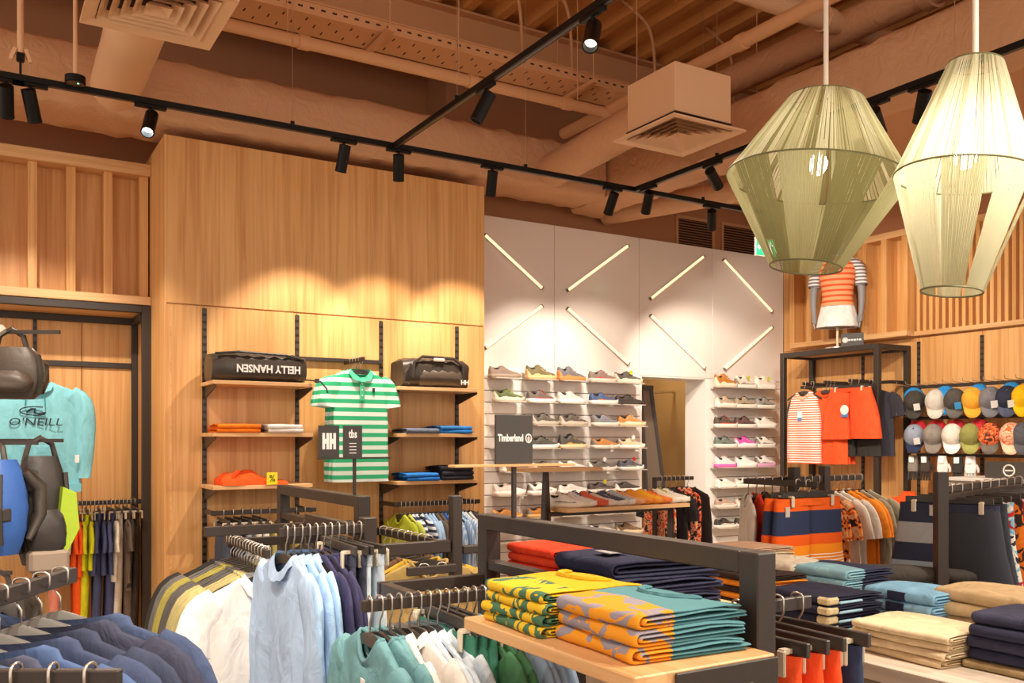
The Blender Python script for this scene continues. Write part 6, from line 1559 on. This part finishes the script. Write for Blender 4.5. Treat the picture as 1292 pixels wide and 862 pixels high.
stack(b_, 0, 4, [fab('33344a'), fab('3a3b50')], 'folded_trousers', 'navy folded trousers in the pile beside the beige chinos', 'trousers', 'navy folded trousers', .30, .30, .0165, 1.2, .006, seed0=1)
LB = half_print('sky_blue_patch', '8fc3e2', '8fc3e2', '8fc3e2', -.5)
bl = stack(tp(1172, 786) + Vector((.03, .06, .0005)), 0, 3, [fab('86bbdc'), fab('8fc2e0')], 'folded_polo', 'sky blue folded polo with navy square on the table', 'polo shirt', 'sky blue folded polos', .28, .29, .019, 1.2, .005)
for o in bl: put('navy_square', MC.setdefault('sq', MB().box(-.004, .004, -.035, .035, .004, .034).mesh('navy_square')), fab('2f3550'), o, (-.139, 0, 0))
nvb = bands('navy_cream_edge', [(-.2, '2b2d40'), (-.139, '2b2d40'), (.0, '2b2d40')], 0)
NE = half_print('navy_cream_fold', '2b2d42', '2b2d42', '2b2d42', -.5)
st = stack(tp(1048, 790) + Vector((.0, .03, .0005)), 0, 4, [fab('2b2d40')], 'folded_polo', 'navy folded polo with cream and blue edge bands', 'polo shirt', 'navy polos with cream bands', .29, .28, .0155, 1.2, .005)
for o in st:
    put('cream_band', MC.setdefault('cb', MB().box(-.1465, -.09, -.1415, -.09, .004, .029, .006).mesh('cream_band')), fab('d8c79c'), o)
    put('blue_band', MC.setdefault('bb', MB().box(-.09, .03, -.1425, -.125, .004, .013, .004).mesh('blue_band')), fab('9fc8dc'), o)
st = stack(tp(1068, 762) + Vector((.02, .05, .0005)), 0, 4, [half_print('aqua_navy_fold', '343850', '86b4c4', '93c0cc', -.03)], 'folded_t_shirt', 'navy and aqua folded T-shirt at the back of the table', 'T-shirt', 'aqua and navy folded T-shirts', .30, .28, .018, 1.2, .006)
stack(tp(1020, 752) + Vector((-.02, .08, .0005)), 0, 3, [fab('eeeae6'), fab('e6e2de'), fab('d9cfba')], 'folded_t_shirt', ['white folded T-shirt, lowest of the pile by the aqua tops', 'off-white folded T-shirt in the pile by the aqua tops', 'cream folded T-shirt on the pile by the aqua tops'], 'T-shirt', 'white folded T-shirts', .27, .27, .024, 2.2, .01)
stack(tp(1090, 772) + Vector((.05, .02, .0005)), R(15), 1, [printed('cream_orange_print', ['e2d2b0', 'e2d2b0', 'e88a3a'], 10)], 'folded_t_shirt', 'cream folded T-shirt with orange print between piles', 'T-shirt', None, .24, .24, .012, 2)
stack(tp(890, 757) + Vector((.05, .02, .0005)), R(5), 3, [fab('e4d6b8'), fab('eee6d6')], 'folded_t_shirt', 'cream folded T-shirt at the end of the table', 'T-shirt', 'cream folded T-shirts', .30, .30, .016, 1.8, .01)
stack(tp(880, 728) + Vector((.08, .05, .0005)), R(-8), 2, [fab('d8cdb2'), fab('e6ddc8')], 'folded_t_shirt', 'ecru folded T-shirt behind the cream ones', 'T-shirt', 'ecru folded T-shirts', .30, .28, .016, 1.8)
stack(tp(958, 770) + Vector((.03, .05, .0005)), 0, 6, [fab('f0902a'), fab('3a2c26')], 'folded_t_shirt', ['amber folded T-shirt in the striped pile', 'dark brown folded T-shirt in the amber pile'] * 3, 'T-shirt', 'amber and brown folded T-shirts', .28, .28, .0115, .8, .004)
stack(tp(950, 735) + Vector((.12, .12, .0005)), 0, 6, [fab('5a4438'), fab('d9c8a8'), fab('c9a88c')], 'folded_t_shirt', ['brown folded T-shirt in the cream and brown pile', 'sand folded T-shirt in the cream and brown pile', 'rose beige folded T-shirt in the cream and brown pile'] * 2, 'T-shirt', 'cream and brown folded T-shirts', .28, .28, .0125, .8, .004)
ro = thing('rolled_jacket', 'charcoal rolled jacket lying behind the sky blue polos', 'jacket', tuple(tp(1150, 752) + Vector((.12, .25, 0))))
c_ = Vector(ORG[ro.name])
MB().tube([c_ + Vector((-.30, .22, .045)), c_ + Vector((-.1, .08, .05)), c_ + Vector((.1, -.06, .05)), c_ + Vector((.26, -.16, .045))], [.035, .045, .044, .03], 12).build('roll', fab('4d4944'), ro, True)
MB().tube([c_ + Vector((.24, -.15, .05)), c_ + Vector((.33, -.20, .04)), c_ + Vector((.40, -.2, .03))], [.03, .03, .02], 8).build('hood_end', fab('3f3b38'), ro, True)
